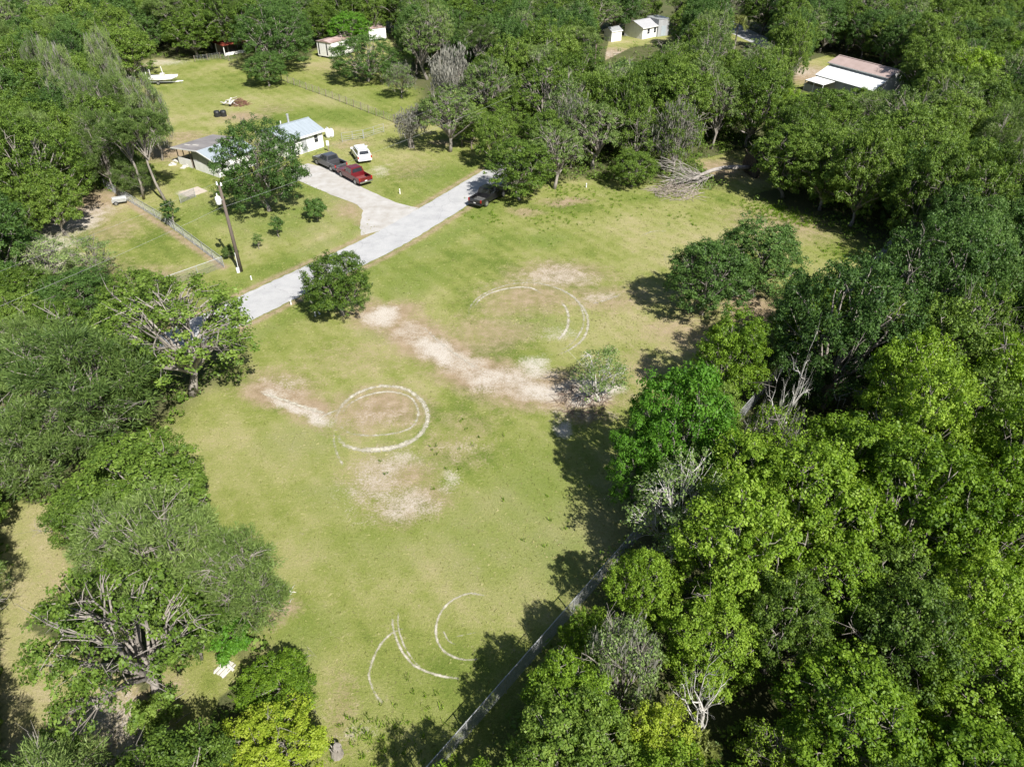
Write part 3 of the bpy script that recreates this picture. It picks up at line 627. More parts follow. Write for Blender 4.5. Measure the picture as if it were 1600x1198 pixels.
MIX = {0: [('maple', 'leaf_bright', 5), ('laurel', 'leaf_bright', 5), ('laurel', 'leaf_oak', 2), ('oak', 'leaf_oak', 1), ('sparse', 'leaf_pale', .6)],
       1: [('oak', 'leaf_oak', 3), ('laurel', 'leaf_oak', 4), ('laurel', 'leaf_bright', 1), ('oak', 'leaf_dark', 1.5), ('open_oak', 'leaf_olive', 1.5), ('wispy', 'leaf_olive', .6), ('bare', 'leaf_moss', .3)],
       2: [('oak', 'leaf_oak', 3), ('oak', 'leaf_dark', 3), ('laurel', 'leaf_oak', 2), ('open_oak', 'leaf_olive', 1), ('sparse', 'leaf_pale', .7), ('pine', 'leaf_olive', .5)],
       3: [('oak', 'leaf_oak', 4), ('oak', 'leaf_dark', 2), ('wispy', 'leaf_olive', 1), ('laurel', 'leaf_oak', 1)],
       4: [('oak', 'leaf_oak', 3), ('wispy', 'leaf_olive', 2)]}
frng = random.Random(5)
def pick(r):
    m = MIX[r]; t = frng.uniform(0, sum(q[2] for q in m))
    for sp, lf, wt in m:
        t -= wt
        if t <= 0: return sp, lf
    return m[0][:2]
OPEN = [FIELD, YARD]+CLEAR
SEEN = [((1250, 86, 1405, 132), 134), ((990, 40, 1046, 66), 178), ((950, 58, 968, 80), 170), ((1148, 40, 1198, 62), 178), ((494, 64, 526, 94), 158), ((588, 42, 610, 66), 172), ((343, 66, 380, 92), 160), ((1360, 386, 1394, 430), 66),
        ((1010, 232, 1185, 308), 88), ((1085, 226, 1165, 262), 96), ((1222, 572, 1262, 612), 40), ((1098, 1050, 1130, 1090), 20), ((965, 1015, 995, 1045), 22), ((680, 90, 720, 130), 140), ((785, 120, 810, 150), 120), ((0, 800, 105, 930), 30), ((0, 1010, 120, 1198), 20), ((140, 1095, 235, 1190), 19), ((70, 330, 170, 372), 74), ((1165, 240, 1185, 285), 92)]
for k_ in range(9): u_ = k_/8; qx, qy = 700+275*u_, 1186-298*u_; SEEN.append(((qx-14, qy-20, qx+10, qy+10), at(qx, qy)[1]))
def pixel(x, y, z):
    d = depth_of(x, y, z); return 800+FPX*x/d, 599-FPX*(y*math.sin(PITCH)+(z-CAMH)*math.cos(PITCH))/d
def hides(x, y, R, h):                              # would this crown cover something the photo shows behind it?
    cx, cy = pixel(x, y, h*.55); r = R*FPX/depth_of(x, y, h*.55); top = pixel(x, y, h)[1]; bot = pixel(x, y, h*.15)[1]
    for (x0, y0, x1, y1), yt in SEEN:
        if y < yt+2 and cx+r > x0 and cx-r < x1 and top < y1 and bot > y0: return True
    return False
cand = []
for _ in range(30000):
    y = 8+frng.random()**.75*182; lim = .74*depth_of(0, y, 7)+5; x = frng.uniform(-lim, lim)
    cand.append((x, y))
CA = np.array(cand); blk = np.zeros(len(CA), bool); dop = np.full(len(CA), 1e9)
for i_, P_ in enumerate(OPEN):
    blk |= inside(P_, CA[:, 0], CA[:, 1]); dd_ = pdist(P_, CA[:, 0], CA[:, 1])
    if i_ < 2: dop = np.minimum(dop, dd_)
    else: blk |= dd_ < .8
blk |= seg_dist(ROADC, CA[:, 0], CA[:, 1]) < np.where(CA[:, 1] > 94, RW+.5, RW+2.5)
nf = 0; FILL = []
for (x, y), bl_, dl_ in zip(cand, blk, dop):
    if bl_: continue
    r = region_of(x, y)
    R = frng.uniform(2.9, 4.2) if r == 0 else frng.uniform(3.3, 5.2)
    if y > 150: R *= 1.12
    h = frng.uniform(9, 13) if r == 0 else frng.uniform(8.5, 13)
    if r == 0 and y < 24: h = frng.uniform(6.5, 9); R *= .88
    if r == 4: R *= .8; h *= .6
    if any((x-a)**2+(y-b)**2 < ((.66 if r == 4 else .5)*(R+c))**2 for a, b, c, d in PLACED): continue
    if dl_ < R*.8 or hides(x, y, R, h): continue
    sp, lf = pick(r)
    if r == 0 and (x > 33 and y < 62 or y > 62): sp, lf = frng.choice([('oak', 'leaf_oak'), ('oak', 'leaf_dark'), ('laurel', 'leaf_oak'), ('open_oak', 'leaf_oak')])
    FILL.append((tree(sp, x, y, R, h, KIND[(sp, lf)]+' '+WHERE[r], lf, group=KIND[(sp, lf)]+'s '+WHERE[r]), KIND[(sp, lf)], x, y))
    nf += 1
    if nf > 620: break
# labels by order of distance from something one can find
MARKS = [('the brown-roofed barn', (64, 134)), ('the root plate of the fallen tree', at(1170, 270)), ('the far white gabled house', at(1003, 62)), ('the boat on the lawn', at(258, 131)), ('the red-roofed shelter', at(352, 88)),
         ('the white box shed with dark slits', at(510, 88)), ('the black pickup', (-2.9, 84.3)), ('the bleached dead tree in the canopy', at(1232, 610, 8)), ('the white leafless snag', at(1112, 1075, 5)), ('the big grey-green domed oak', at(1330, 500, 8)),
         ('the bare far road', at(1170, 55)), ('the garden cart', at(188, 318)), ('the round white-trunked tree', at(797, 96, 6)), ('the open stretch of chain-link fence', (39, 68)), ('the soft yellow-green rounded bush', at(1400, 1150, 1)), ('the tall leaning pine', at(243, 288))]
ORD = ['nearest', 'second nearest', 'third nearest', 'fourth nearest', 'fifth nearest', 'sixth nearest', 'seventh nearest', 'eighth nearest']
best = {}
for kind in set(f[1] for f in FILL):
    for nm, (mx_, my_) in MARKS:
        for rk, f in enumerate(sorted([f for f in FILL if f[1] == kind], key=lambda f: (f[2]-mx_)**2+(f[3]-my_)**2)[:8]):
            if f[0].name not in best or rk < best[f[0].name][0]: best[f[0].name] = (rk, nm, f)
for rk, nm, f in best.values(): f[0]['label'] = 'the '+f[1]+' '+ORD[rk]+' to '+nm
print('fill trees', nf, 'all', len(PLACED))
#PART2
# ------------------------------------------------------------------ paints and small materials
WHITE = mat('white_paint', (.78, .78, .76), .6, (.66, .65, .62), 1.5)
DARKIN = mat('dark_interior', (.02, .02, .02), .9)
GLASS = mat('window_glass', (.025, .030, .036), .12, (.02, .022, .026), 2.)
ROOFB = mat('roof_bluegrey', (.40, .45, .485), .5, (.35, .395, .425), .8, metal=.3, bump=.15, bscale=6, stretch=(6, .3, 1))
ROOFD = mat('roof_tarred', (.155, .145, .145), .85, (.27, .25, .24), .55, det=9, stretch=(1, .35, 1))
ROOFBR = mat('roof_brown', (.370, .285, .260), .75, (.300, .225, .200), .7, bump=.2, bscale=8)
ROOFR = mat('roof_rusty', (.42, .33, .31), .8, (.20, .105, .08), .8, det=9)
ROOFRED = mat('roof_red', (.26, .05, .03), .7, (.17, .035, .02), 2.)
STEEL = mat('galvanised', (.50, .51, .51), .45, (.40, .41, .41), 3., metal=.5)
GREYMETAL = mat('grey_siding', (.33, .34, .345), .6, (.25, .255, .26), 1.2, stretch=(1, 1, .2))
WOOD = mat('weathered_wood', (.24, .20, .16), .9, (.14, .115, .09), 5., bump=.4, stretch=(1, 1, .2))
POLE = mat('pole_wood', (.135, .105, .085), .9, (.085, .066, .052), 4., bump=.4, stretch=(1, 1, .15))
BOARD = mat('white_board', (.58, .56, .51), .75, (.42, .39, .34), 4.)
RUBBER = mat('rubber', (.022, .022, .022), .8)
CHROME = mat('chrome', (.62, .62, .62), .25, metal=.9)
RIM = mat('rim_metal', (.42, .42, .42), .35, metal=.7)
REDL = mat('red_lens', (.35, .012, .01), .25); CLEARL = mat('clear_lens', (.65, .65, .62), .2); PLATE = mat('number_plate', (.75, .75, .70), .5)
CONC = mat('concrete', (.42, .40, .37), .9, (.33, .31, .28), 2., bump=.2)

# ------------------------------------------------------------------ vehicles (x forward)
def arch_outline(top, x0, x1, zb, wx, r=.44, zc=.40):
    pts = [(x0, zb)]+top+[(x1, zb)]
    for cx in sorted(wx, reverse=True):
        h = math.sqrt(max(.01, r*r-(zb-zc)**2)); a0 = math.atan2(zb-zc, h)
        for k in range(9):
            a = a0+(math.pi-2*a0)*k/8; pts.append((cx+r*math.cos(a), zc+r*math.sin(a)))
    return pts
def wheel(parent, x, y, r=.40, wd=.26):
    t = MB(); s = 1 if y > 0 else -1
    t.tube([(x, y-wd/2, r), (x, y-wd/2+.03, r), (x, y+wd/2-.03, r), (x, y+wd/2, r)], [r*.92, r, r, r*.92], 20)
    o = part('wheel', t, RUBBER, parent, True)
    q = MB(); q.cyl((x, y+s*(wd/2-.01), r), (0, 1, 0), r*.62, .05, 14); q.cyl((x, y+s*(wd/2+.02), r), (0, 1, 0), r*.16, .03, 8)
    part('rim', q, RIM, o)
def panel(parent, name, quad, m, off=.012):
    p = [Vector(v) for v in quad]; n = (p[1]-p[0]).cross(p[3]-p[0]).normalized()*off
    mb = MB(); mb.add([v+n for v in p]+[v-n*.3 for v in p], [(0, 1, 2, 3), (7, 6, 5, 4), (0, 4, 5, 1), (1, 5, 6, 2), (2, 6, 7, 3), (3, 7, 4, 0)]); return part(name, mb, m, parent)
def greenhouse(root, paint, xb0, xb1, xr0, xr1, zb, zr, yb, yr, split):
    mb = MB(); base = [Vector((xb0, -yb, zb)), Vector((xb1, -yb, zb)), Vector((xb1, yb, zb)), Vector((xb0, yb, zb))]
    mid = [Vector((xr0-.04, -yr-.03, zr-.07)), Vector((xr1+.08, -yr-.03, zr-.07)), Vector((xr1+.08, yr+.03, zr-.07)), Vector((xr0-.04, yr+.03, zr-.07))]
    top = [Vector((xr0+.06, -yr+.08, zr)), Vector((xr1-.06, -yr+.08, zr)), Vector((xr1-.06, yr-.08, zr)), Vector((xr0+.06, yr-.08, zr))]
    mb.loft([base, mid, top]); part('cab', mb, paint, root)
    def lerp(a, b, t): return a+(b-a)*t
    def q(a, b, c, d, u0, u1, v0, v1):               # bilinear patch on a face a-b (bottom) d-c (top)
        f = lambda u, v: lerp(lerp(a, b, u), lerp(d, c, u), v)
        return [f(u0, v0), f(u1, v0), f(u1, v1), f(u0, v1)]
    panel(root, 'windshield', q(base[1], base[2], mid[2], mid[1], .06, .94, .1, .95), GLASS)
    panel(root, 'rear_window', q(base[3], base[0], mid[0], mid[3], .1, .9, .18, .92), GLASS)
    for i0, i1 in ((0, 1), (2, 3)):
        for a, b in split:
            if i0 == 2: a, b = 1-b, 1-a
            panel(root, 'side_window', q(base[i0], base[i1], mid[i1], mid[i0], a, b, .12, .92), GLASS)
def vehicle_common(root, paint, xf, xr, wx, zl=.85, lightw=.16):
    for x in wx:
        for y in (-.86, .86): wheel(root, x, y)
    for s in (-1, 1):
        m = MB(); m.box(xf-.10, xf+.012, s*.72-.16, s*.72+.16, zl-.06, zl+.10); part('headlight', m, CLEARL, root)
        m = MB(); m.box(xr-.015, xr+.08, s*.90-.085, s*.90+.085, zl-.06, zl+.28); part('taillight', m, REDL, root)
        m = MB(); m.box(.86, 1.0, s*1.10-.10, s*1.10+.10, 1.18, 1.36); part('mirror', m, paint, root, bevel=.02)
    m = MB(); m.box(xf-.02, xf+.02, -.52, .52, zl-.12, zl+.12); part('grille', m, DARKIN, root)
    m = MB(); m.box(xr-.05, xr-.02, -.16, .16, zl-.26, zl-.12); part('number_plate', m, PLATE, root)
def pickup(label, loc, rz, pname, c, c2, bumper, chrome_bed=False, load=None):
    paint = mat(pname, c, .32, c2, 1., coat=.6)
    root = thing('pickup_truck', label, 'pickup', (loc[0], loc[1], .022), rz)
    WX = (1.85, -1.75); top = [(-2.86, 1.10), (-.98, 1.13), (-.9, 1.17), (1.2, 1.15), (2.35, 1.07), (2.78, .98), (2.86, .72)]
    out = arch_outline(top, -2.9, 2.8, .46, WX)
    m = MB()
    for s in (-1, 1): m.prism(out, s*.98-.03, s*.98+.03)
    m.prism([(1.1, .5), (2.80, .55), (2.76, .97), (2.35, 1.09), (1.1, 1.17)], -.955, .955)
    m.box(-1.0, 1.12, -.955, .955, .42, 1.165); m.box(-2.86, -1.0, -.955, .955, .50, .66)
    m.box(-2.88, -2.82, -.95, .95, .66, 1.09); part('body', m, paint, root, bevel=.018)
    m = MB(); m.box(-2.80, -1.02, -.94, .94, .662, .675)
    for x in (-2.2, -1.4):
        for s in (-1, 1): m.box(-2.12, -1.38, s*.84-.1, s*.84+.1, .675, .86)
    part('bed_liner', m, load or DARKIN, root)
    if chrome_bed:
        m = MB()
        for s in (-1, 1): m.box(-2.86, -.98, s*.98-.05, s*.98+.05, 1.135, 1.165)
        part('bed_rail', m, CHROME, root)
    greenhouse(root, paint, -.98, 1.22, -.82, .42, 1.165, 1.86, .95, .74, [(.08, .40), (.45, .80)])
    m = MB(); m.box(-3.06, -2.90, -.92, .92, .46, .64); part('rear_bumper', m, bumper, root, bevel=.03)
    m = MB(); m.box(2.80, 2.95, -.92, .92, .44, .66); part('front_bumper', m, bumper, root, bevel=.03)
    vehicle_common(root, paint, 2.83, -2.9, WX); return root
pickup('dark grey pickup parked on the driveway by the white house', (-25.0, 96.0), R_(134), 'paint_grey', (.055, .055, .060), (.045, .045, .05), CHROME, True)
pickup('dark red pickup parked on the driveway behind the grey one', (-20.8, 91.3), R_(131), 'paint_red', (.115, .008, .012), (.10, .007, .010), CHROME, load=mat('sun_faded_red_bed', (.22, .06, .055), .7, (.13, .03, .03), 3.))
pickup('black pickup stopped on the road edge under a tree', (-2.9, 84.3), R_(56), 'paint_black', (.012, .012, .014), (.010, .010, .012), mat('black_bumper', (.03, .03, .03), .4), load=mat('dusty_bed', (.10, .10, .095), .9, (.03, .03, .03), 4.))
def wagon(label, loc, rz, pname, c, name='station_wagon', cat='wagon', s=1.):
    paint = mat(pname, c, .35, tuple(v*.94 for v in c), 1., coat=.5)
    root = thing(name, label, cat, (loc[0], loc[1], .004), rz); root.scale = (s, s, s)
    WX = (1.55, -1.45); top = [(-2.42, .80), (-2.40, 1.12), (1.1, 1.13), (2.05, 1.04), (2.42, .92), (2.46, .65)]
    out = arch_outline(top, -2.45, 2.42, .42, WX)
    m = MB()
    for q in (-1, 1): m.prism(out, q*.94-.03, q*.94+.03)
    m.prism([(-2.40, .5), (2.40, .5), (2.38, .92), (2.05, 1.055), (1.1, 1.145), (-2.38, 1.135)], -.915, .915); part('body', m, paint, root, bevel=.02)
    greenhouse(root, paint, -2.34, 1.15, -2.05, .45, 1.135, 1.80, .90, .72, [(.05, .30), (.33, .58), (.61, .86)])
    m = MB()
    for q in (-1, 1): m.box(-1.8, .1, q*.62-.025, q*.62+.025, 1.80, 1.85)
    part('roof_rack', m, STEEL, root)
    m = MB(); m.box(-2.60, -2.45, -.90, .90, .44, .62); part('rear_bumper', m, WHITE, root, bevel=.03)
    m = MB(); m.box(2.42, 2.56, -.90, .90, .42, .62); part('front_bumper', m, WHITE, root, bevel=.03)
    vehicle_common(root, paint, 2.44, -2.45, WX, .80); return root
wagon('white wagon with dark rear window parked on the grass beside the pickups', (-21.3, 99.4), R_(113), 'paint_white', (.78, .78, .77))
wagon('blue car half hidden in the shade of the broad dense oak', at(62, 346), R_(30), 'paint_blue', (.03, .07, .22), 'parked_car', 'car', .92)

# ------------------------------------------------------------------ buildings
YX0 = Matrix(((0, 1, 0, 0), (1, 0, 0, 0), (0, 0, 1, 0), (0, 0, 0, 1)))
def gable(root, L, D, ze, zr, wm, mats, over=.35, wall_name='wall', thick=.09, yr=None):
    yr = D/2 if yr is None else yr
    m = MB(); m.prism([(0, 0), (D, 0), (D, ze), (yr, zr), (0, ze)], 0, L, Matrix(((0, 1, 0, 0), (1, 0, 0, 0), (0, 0, 1, 0), (0, 0, 0, 1))))
    part(wall_name, m, wm, root)
    for k, (ye, mm) in enumerate(((0, mats[0]), (D, mats[1]))):
        s = -1 if k == 0 else 1; sl = (zr-ze)/abs(ye-yr); y1 = ye+s*over; z1 = ze-sl*over+.02
        m = MB(); M = Matrix(((0, 1, 0, 0), (1, 0, 0, 0), (0, 0, 1, 0), (0, 0, 0, 1)))
        m.prism([(yr, zr+.03), (y1, z1+.03), (y1, z1+.03+thick), (yr, zr+.03+thick)], -over, L+over, M); r = part('roof_slope', m, mm, root)
        f = MB(); f.box(-over-.03, L+over+.03, min(y1, y1+s*.03), max(y1, y1+s*.03), z1-.06, z1+thick+.02); part('fascia', f, WHITE, r)
    m = MB(); m.box(-over-.02, L+over+.02, yr-.16, yr+.16, zr+.03+thick*.8, zr+.07+thick); part('ridge_cap', m, mats[0], root)
def window(root, x, y, z, wd, ht, face, m=GLASS):      # face: outward axis '-y', '+x' ...
    ax = face[1]; s = -1 if face[0] == '-' else 1
    def bx(a0, a1, d0, d1, z0, z1):
        q = MB(); lo, hi = sorted((s*d0, s*d1))
        if ax == 'y': q.box(x+a0, x+a1, y+lo, y+hi, z+z0, z+z1)
        else: q.box(x+lo, x+hi, y+a0, y+a1, z+z0, z+z1)
        return q
    f = bx(-wd/2, wd/2, -.02, .03, 0, ht); o = part('window', f, WHITE, root)
    part('pane', bx(-wd/2+.06, wd/2-.06, .03, .045, .06, ht/2-.02), m, o); part('pane', bx(-wd/2+.06, wd/2-.06, .03, .045, ht/2+.02, ht-.06), m, o)
A = at(506.5, 229.5); a = R_(51)
h_ = thing('white_house', 'small white house with pale blue-grey metal roof behind the big yard tree', 'house', (A[0]-6.4*math.cos(a), A[1]-6.4*math.sin(a), 0), a)
gable(h_, 6.4, 6.2, 2.45, 3.45, WHITE, (ROOFB, ROOFB))
for x in (5.2, 1.2): window(h_, x, 0, .95, .75, 1.15, '-y')
window(h_, 6.4, 3.1, 1.0, .8, 1.1, '+x')
for k in range(12):
    for ye_, s_ in ((-.35, 1), (6.55, -1)):
        m = MB(); x_ = -.2+k*.6; sl_ = 1.0/3.1; m.prism([(3.1, 3.45+.125), (ye_, 2.45-sl_*.35+.145), (ye_, 2.45-sl_*.35+.175), (3.1, 3.45+.155)], x_-.02, x_+.02, YX0); part('roof_seam', m, ROOFB, h_)
m = MB(); m.box(-.38, 6.78, -.50, -.39, 2.28, 2.40); part('gutter', m, WHITE, h_); m = MB(); m.box(6.30, 6.37, -.06, -.01, .1, 2.3); part('downpipe', m, WHITE, h_)
m = MB(); m.box(2.6, 3.5, -.05, .02, .1, 2.1); d = part('door', m, GREYMETAL, h_); m = MB(); m.cyl((2.7, -.09, 1.05), (0, 1, 0), .04, .08, 8); part('handle', m, STEEL, d)
m = MB(); m.cyl((3.9, 4.1, 3.75), (0, 0, 1), .15, 1.4, 12); c = part('chimney', m, STEEL, h_); m = MB(); m.cyl((3.9, 4.1, 4.5), (0, 0, 1), .22, .1, 12, .08); part('chimney_cap', m, STEEL, c)
m = MB(); m.cyl((2.7, 4.3, 3.4), (0, 0, 1), .08, .7, 8); part('vent_pipe', m, WHITE, h_)
B = at(343, 278)
s_ = thing('open_shed', 'low shed with white half wall, open side and patched dark roof', 'shed', (B[0], B[1], 0), R_(54))
D, L, ze, zr, yr = 9.0, 6.0, 2.3, 3.0, 3.2
Mx = Matrix(((0, 1, 0, 0), (1, 0, 0, 0), (0, 0, 1, 0), (0, 0, 0, 1)))
YX = Matrix(((0, 1, 0, 0), (1, 0, 0, 0), (0, 0, 1, 0), (0, 0, 0, 1)))
GY = lambda: MB()
m = MB(); m.box(0, .12, 0, 5.2, 0, 1.25); m.box(0, .12, 5.9, 9, 0, 1.1); m.box(0, L, 0, .12, 0, 2.25); m.box(L-.12, L, .12, 9, 0, 2.3); part('wall', m, WHITE, s_)
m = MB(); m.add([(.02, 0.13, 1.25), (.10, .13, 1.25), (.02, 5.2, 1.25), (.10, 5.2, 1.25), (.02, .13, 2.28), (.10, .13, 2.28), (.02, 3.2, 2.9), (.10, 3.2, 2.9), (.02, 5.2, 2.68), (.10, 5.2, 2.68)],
      [(0, 4, 6, 8, 2), (1, 3, 9, 7, 5), (0, 1, 5, 4), (2, 8, 9, 3), (4, 5, 7, 6), (6, 7, 9, 8), (0, 2, 3, 1)]); part('eave_shade_gable', m, GREYMETAL, s_)  # siding grey here paints the eave's shadow onto the upper gable wall
for y in (5.25, 5.85, 7.4, 8.92):
    for x in (.06, 3.5, L-.2): 
        m = MB(); m.box(x-.05, x+.05, y-.05, y+.05, 0, 2.93-(y-3.2)*.1207-.06); part('post', m, WOOD, s_)
for k, (y1, mm, nm) in enumerate(((0, ROOFB, 'roof_slope'), (D, ROOFD, 'roof_slope'))):
    s = -1 if k == 0 else 1; sl = (zr-ze)/abs(y1-yr); o_ = .4; M = YX
    m = MB(); m.prism([(yr, zr), (y1+s*o_, ze-sl*o_), (y1+s*o_, ze-sl*o_+.08), (yr, zr+.08)], -.45, L+.3, M); r = part(nm, m, mm, s_, label='patched dark tarred roof slope' if k else 'pale blue-grey metal roof slope')
    m = MB(); m.prism([(yr, zr-.05), (y1+s*o_, ze-sl*o_-.05), (y1+s*o_, ze-sl*o_+.09), (yr, zr+.09)], -.49, -.45, M); part('barge_board', m, WHITE, r)
for (x, y) in ((1.2, 7.9), (1.5, 6.3)):
    sl = (zr-ze)/(D-yr); z = zr-(y-yr)*sl+.085; m = MB(); m.box(x-.12, x+.12, y-.65, y+.65, 0, .015, Matrix.Translation((0, 0, z+(y)*sl)) @ Matrix(((1, 0, 0, 0), (0, 1, 0, 0), (0, -sl, 1, 0), (0, 0, 0, 1)))); part('roof_patch', m, BOARD, s_)
# barn on the right
BX, BY, BZ = 57.9, 138.2, R_(-61)
BW = mat('barn_white', (.70, .71, .70), .5, (.60, .61, .60), .6, stretch=(3, .1, 1))
b_ = thing('metal_barn', 'long white metal barn with brown upper roof and white side roof in the woods', 'barn', (BX, BY, 0), BZ)
gable(b_, 12.3, 4.6, 3.9, 4.75, BW, (ROOFBR, ROOFBR), .3)
m = MB(); m.prism([(-3.2, 2.1), (-.02, 3.45), (-.02, 3.53), (-3.2, 2.18)], -.1, 12.4, YX0); part('side_roof', m, BW, b_)
for k in range(12): x_ = .5+k*1.02; m = MB(); m.prism([(-3.18, 2.19), (-.03, 3.535), (-.03, 3.57), (-3.18, 2.225)], x_-.025, x_+.025, YX0); part('seam', m, WHITE, b_)
m = MB(); m.box(.1, 12.2, -3.1, -.01, 0, 2.05); m.prism([(-3.1, 2.05), (-.01, 2.05), (-.01, 3.4)], .1, 12.2, YX0); part('side_wall', m, GREYMETAL, b_)
m = MB(); m.box(-.04, .02, 1.0, 3.6, 0, 2.8); part('door', m, GREYMETAL, b_)
m = MB(); m.box(.0, 12.3, -.03, .0, 3.56, 3.84); part('trim', m, GREYMETAL, b_)
t_ = thing('lean_to', 'white framed lean-to canopy against the front of the barn', 'canopy', (BX-2.85, BY-1.55, 0), BZ)
m = MB(); m.prism([(-2.9, 1.7), (-.08, 1.95), (-.08, 2.01), (-2.9, 1.76)], .5, 4.6, YX); part('roof', m, WHITE, t_)
m = MB(); m.box(.55, 4.55, -2.85, -2.81, .0, 1.2); part('side_panel', m, GREYMETAL, t_)
for x in (.55, 2.55, 4.55):
    m = MB(); m.box(x-.05, x+.05, -2.9, -2.8, 0, 1.7); part('post', m, WHITE, t_)
def white_shed(label, p, rz, L, D, H, slits):
    r = thing('white_shed', label, 'shed', (p[0], p[1], 0), rz)
    m = MB(); m.box(0, L, 0, D, .35, H); part('wall', m, WHITE, r); 
    m = MB(); m.prism([(-.15, H), (D+.15, H), (D/2, H+.35)], -.15, L+.15, YX); part('roof', m, ROOFR, r)
    for x in (.3, L-.3):
        for y in (.3, D-.3): m = MB(); m.box(x-.2, x+.2, y-.2, y+.2, 0, .36); part('block', m, CONC, r)
    for y in slits:
        m = MB(); m.box(-.03, .01, y-.14, y+.14, .6, H-.25); part('doorway', m, DARKIN, r)
    return r
p = at(520, 93); white_shed('white box shed with two dark slits and rust-streaked roof', p, R_(58), 8, 4.0, 3.1, (1.3, 3.5))
p = at(604, 62); white_shed('white shed with rusty roof behind the dark domed oak', p, R_(125), 9, 4.2, 2.6, ())
f_ = thing('far_house', 'white gabled house half hidden by trees next to a grey box shed', 'house', at(1003, 62)+(0,), R_(40))
gable(f_, 5.5, 5.5, 2.4, 3.4, WHITE, (mat('roof_grey', (.36, .36, .37), .7), MATS['roof_grey'])); window(f_, 2, 0, .9, .9, 1.1, '-y'); window(f_, 4.2, 0, .9, .9, 1.1, '-y')
g_ = thing('box_shed', 'tall grey metal box shed beside the far white house', 'shed', at(1027, 58)+(0,), R_(30))
m = MB(); m.box(0, 3.2, 0, 4.5, 0, 3.6); part('wall', m, GREYMETAL, g_); m = MB(); m.box(-.08, 3.28, -.08, 4.58, 3.6, 3.68); part('roof', m, STEEL, g_)
m = MB(); m.box(.9, 2.3, -.03, .02, .1, 2.2); part('door', m, ROOFB, g_)
w_ = thing('white_hut', 'small white hut at the edge of the brown clearing', 'hut', at(955, 66)+(0,), R_(35)); gable(w_, 3, 2.6, 2.1, 2.7, WHITE, (STEEL, STEEL), .15)
k_ = thing('red_roof_shelter', 'open shelter with small red roof behind the lawn fence', 'shelter', at(352, 88)+(0,), R_(50))
for x in (0, 5):
    for y in (0, 3): m = MB(); m.box(x-.07, x+.07, y-.07, y+.07, 0, 2.3 if y else 2.1); part('post', m, WHITE, k_)
m = MB(); m.prism([(-.4, 2.05), (3.4, 2.35), (3.4, 2.43), (-.4, 2.13)], -.4, 5.4, YX); part('roof', m, ROOFRED, k_)
m = MB(); m.box(.2, 4.9, -.05, .05, .0, .55); part('low_wall', m, WHITE, k_); m = MB(); m.box(.1, 4.9, 2.9, 3.0, 0, 2.2); part('back_wall', m, WOOD, k_)

# ------------------------------------------------------------------ fences
def fence(name, label, pts, h, step, post_m=STEEL, rail=True, wire=.11, wt=.011, lines=None, prr=.035, group=None):
    r = thing(name, label, 'fence', (pts[0][0], pts[0][1], 0)); ox, oy = pts[0]; V = []; F = []
    for (ax, ay), (bx, by) in zip(pts[:-1], pts[1:]):
        l = math.hypot(bx-ax, by-ay); dx, dy = (bx-ax)/l, (by-ay)/l; n = max(1, round(l/step)); nx_, ny_ = -dy, dx
        for k in range(n+(bx, by) .__eq__(pts[-1])):
            s = k*l/n; m = MB(); m.cyl((ax-ox+dx*s, ay-oy+dy*s, h/2), (0, 0, 1), prr, h+.06, 7); part('post', m, post_m, r)
        if rail:
            m = MB(); m.tube([(ax-ox, ay-oy, h), (bx-ox, by-oy, h)], .024, 6); part('top_rail', m, post_m, r)
        def strip(s0, z0, s1, z1):
            q = len(V); ls = math.hypot(s1-s0, z1-z0)+1e-9; ps, pz = -(z1-z0)/ls*wt/2, (s1-s0)/ls*wt/2
            for s, z, e in ((s0+ps, z0+pz, wt/2), (s0-ps, z0-pz, wt/2), (s1-ps, z1-pz, wt/2), (s1+ps, z1+pz, wt/2)):
                V.append((ax-ox+dx*s+nx_*.03, ay-oy+dy*s+ny_*.03, z))
            F.append((q, q+1, q+2, q+3))
            for s, z, e in ((s0, z0, 1), (s0, z0, -1), (s1, z1, -1), (s1, z1, 1)):
                V.append((ax-ox+dx*s+nx_*(.03+e*wt/2), ay-oy+dy*s+ny_*(.03+e*wt/2), z))
            F.append((q+4, q+5, q+6, q+7))
        if lines:
            for z in lines: strip(0, z, l, z)
            s = 0
            while s < l: strip(s, .05, s, lines[-1]); s += .6
        else:
            s = -h
            while s < l:
                for sg in (1, -1):
                    a0, a1 = s, s+h; z0, z1 = (.04, h) if sg == 1 else (h, .04)
                    c0 = max(a0, 0); c1 = min(a1, l)
                    if c1 > c0: strip(c0, z0+(z1-z0)*(c0-a0)/h, c1, z0+(z1-z0)*(c1-a0)/h)
                s += wire
    o = ob('wire_mesh', mesh_np('wire_mesh', V, F, [mat('old_wire', (.34, .35, .35), .6, (.26, .26, .26), 3., metal=.3)]), r); return r
fence('chain_link_fence', 'long galvanised chain-link fence between the mown field and the bright woods', FENCE_R, 1.5, 3.0, wire=.11, wt=.011)
fence('chain_link_fence', 'low chain-link fence between the sandy yard and the green lawn', [(-52.5, 88.4), (-40.2, 77.2), (-30.1, 66.6), (-36, 60.6)], 1.2, 2.6, wire=.16, wt=.013)
fence('wire_fence', 'wire fence on wooden posts crossing the lawn behind the white house', [(-45, 142.8), (-41.8, 139.6), (-31.3, 129.0), (-20.7, 117.6), (-17, 113.6)], 1.25, 2.2, WOOD, False, lines=(.2, .45, .7, .95, 1.15), wt=.025, prr=.06)
fence('wire_fence', 'weedy wire fence at the back of the boat lawn', [at(305, 97), at(345, 92), at(372, 100)], 1.2, 3., WOOD, False, lines=(.3, .6, .9, 1.15), wt=.025, prr=.06)
fence('chain_link_fence', 'short chain-link stub beside the sand square', [at(283, 318), at(306, 308)], 1.1, 2.0, wire=.10, wt=.016)
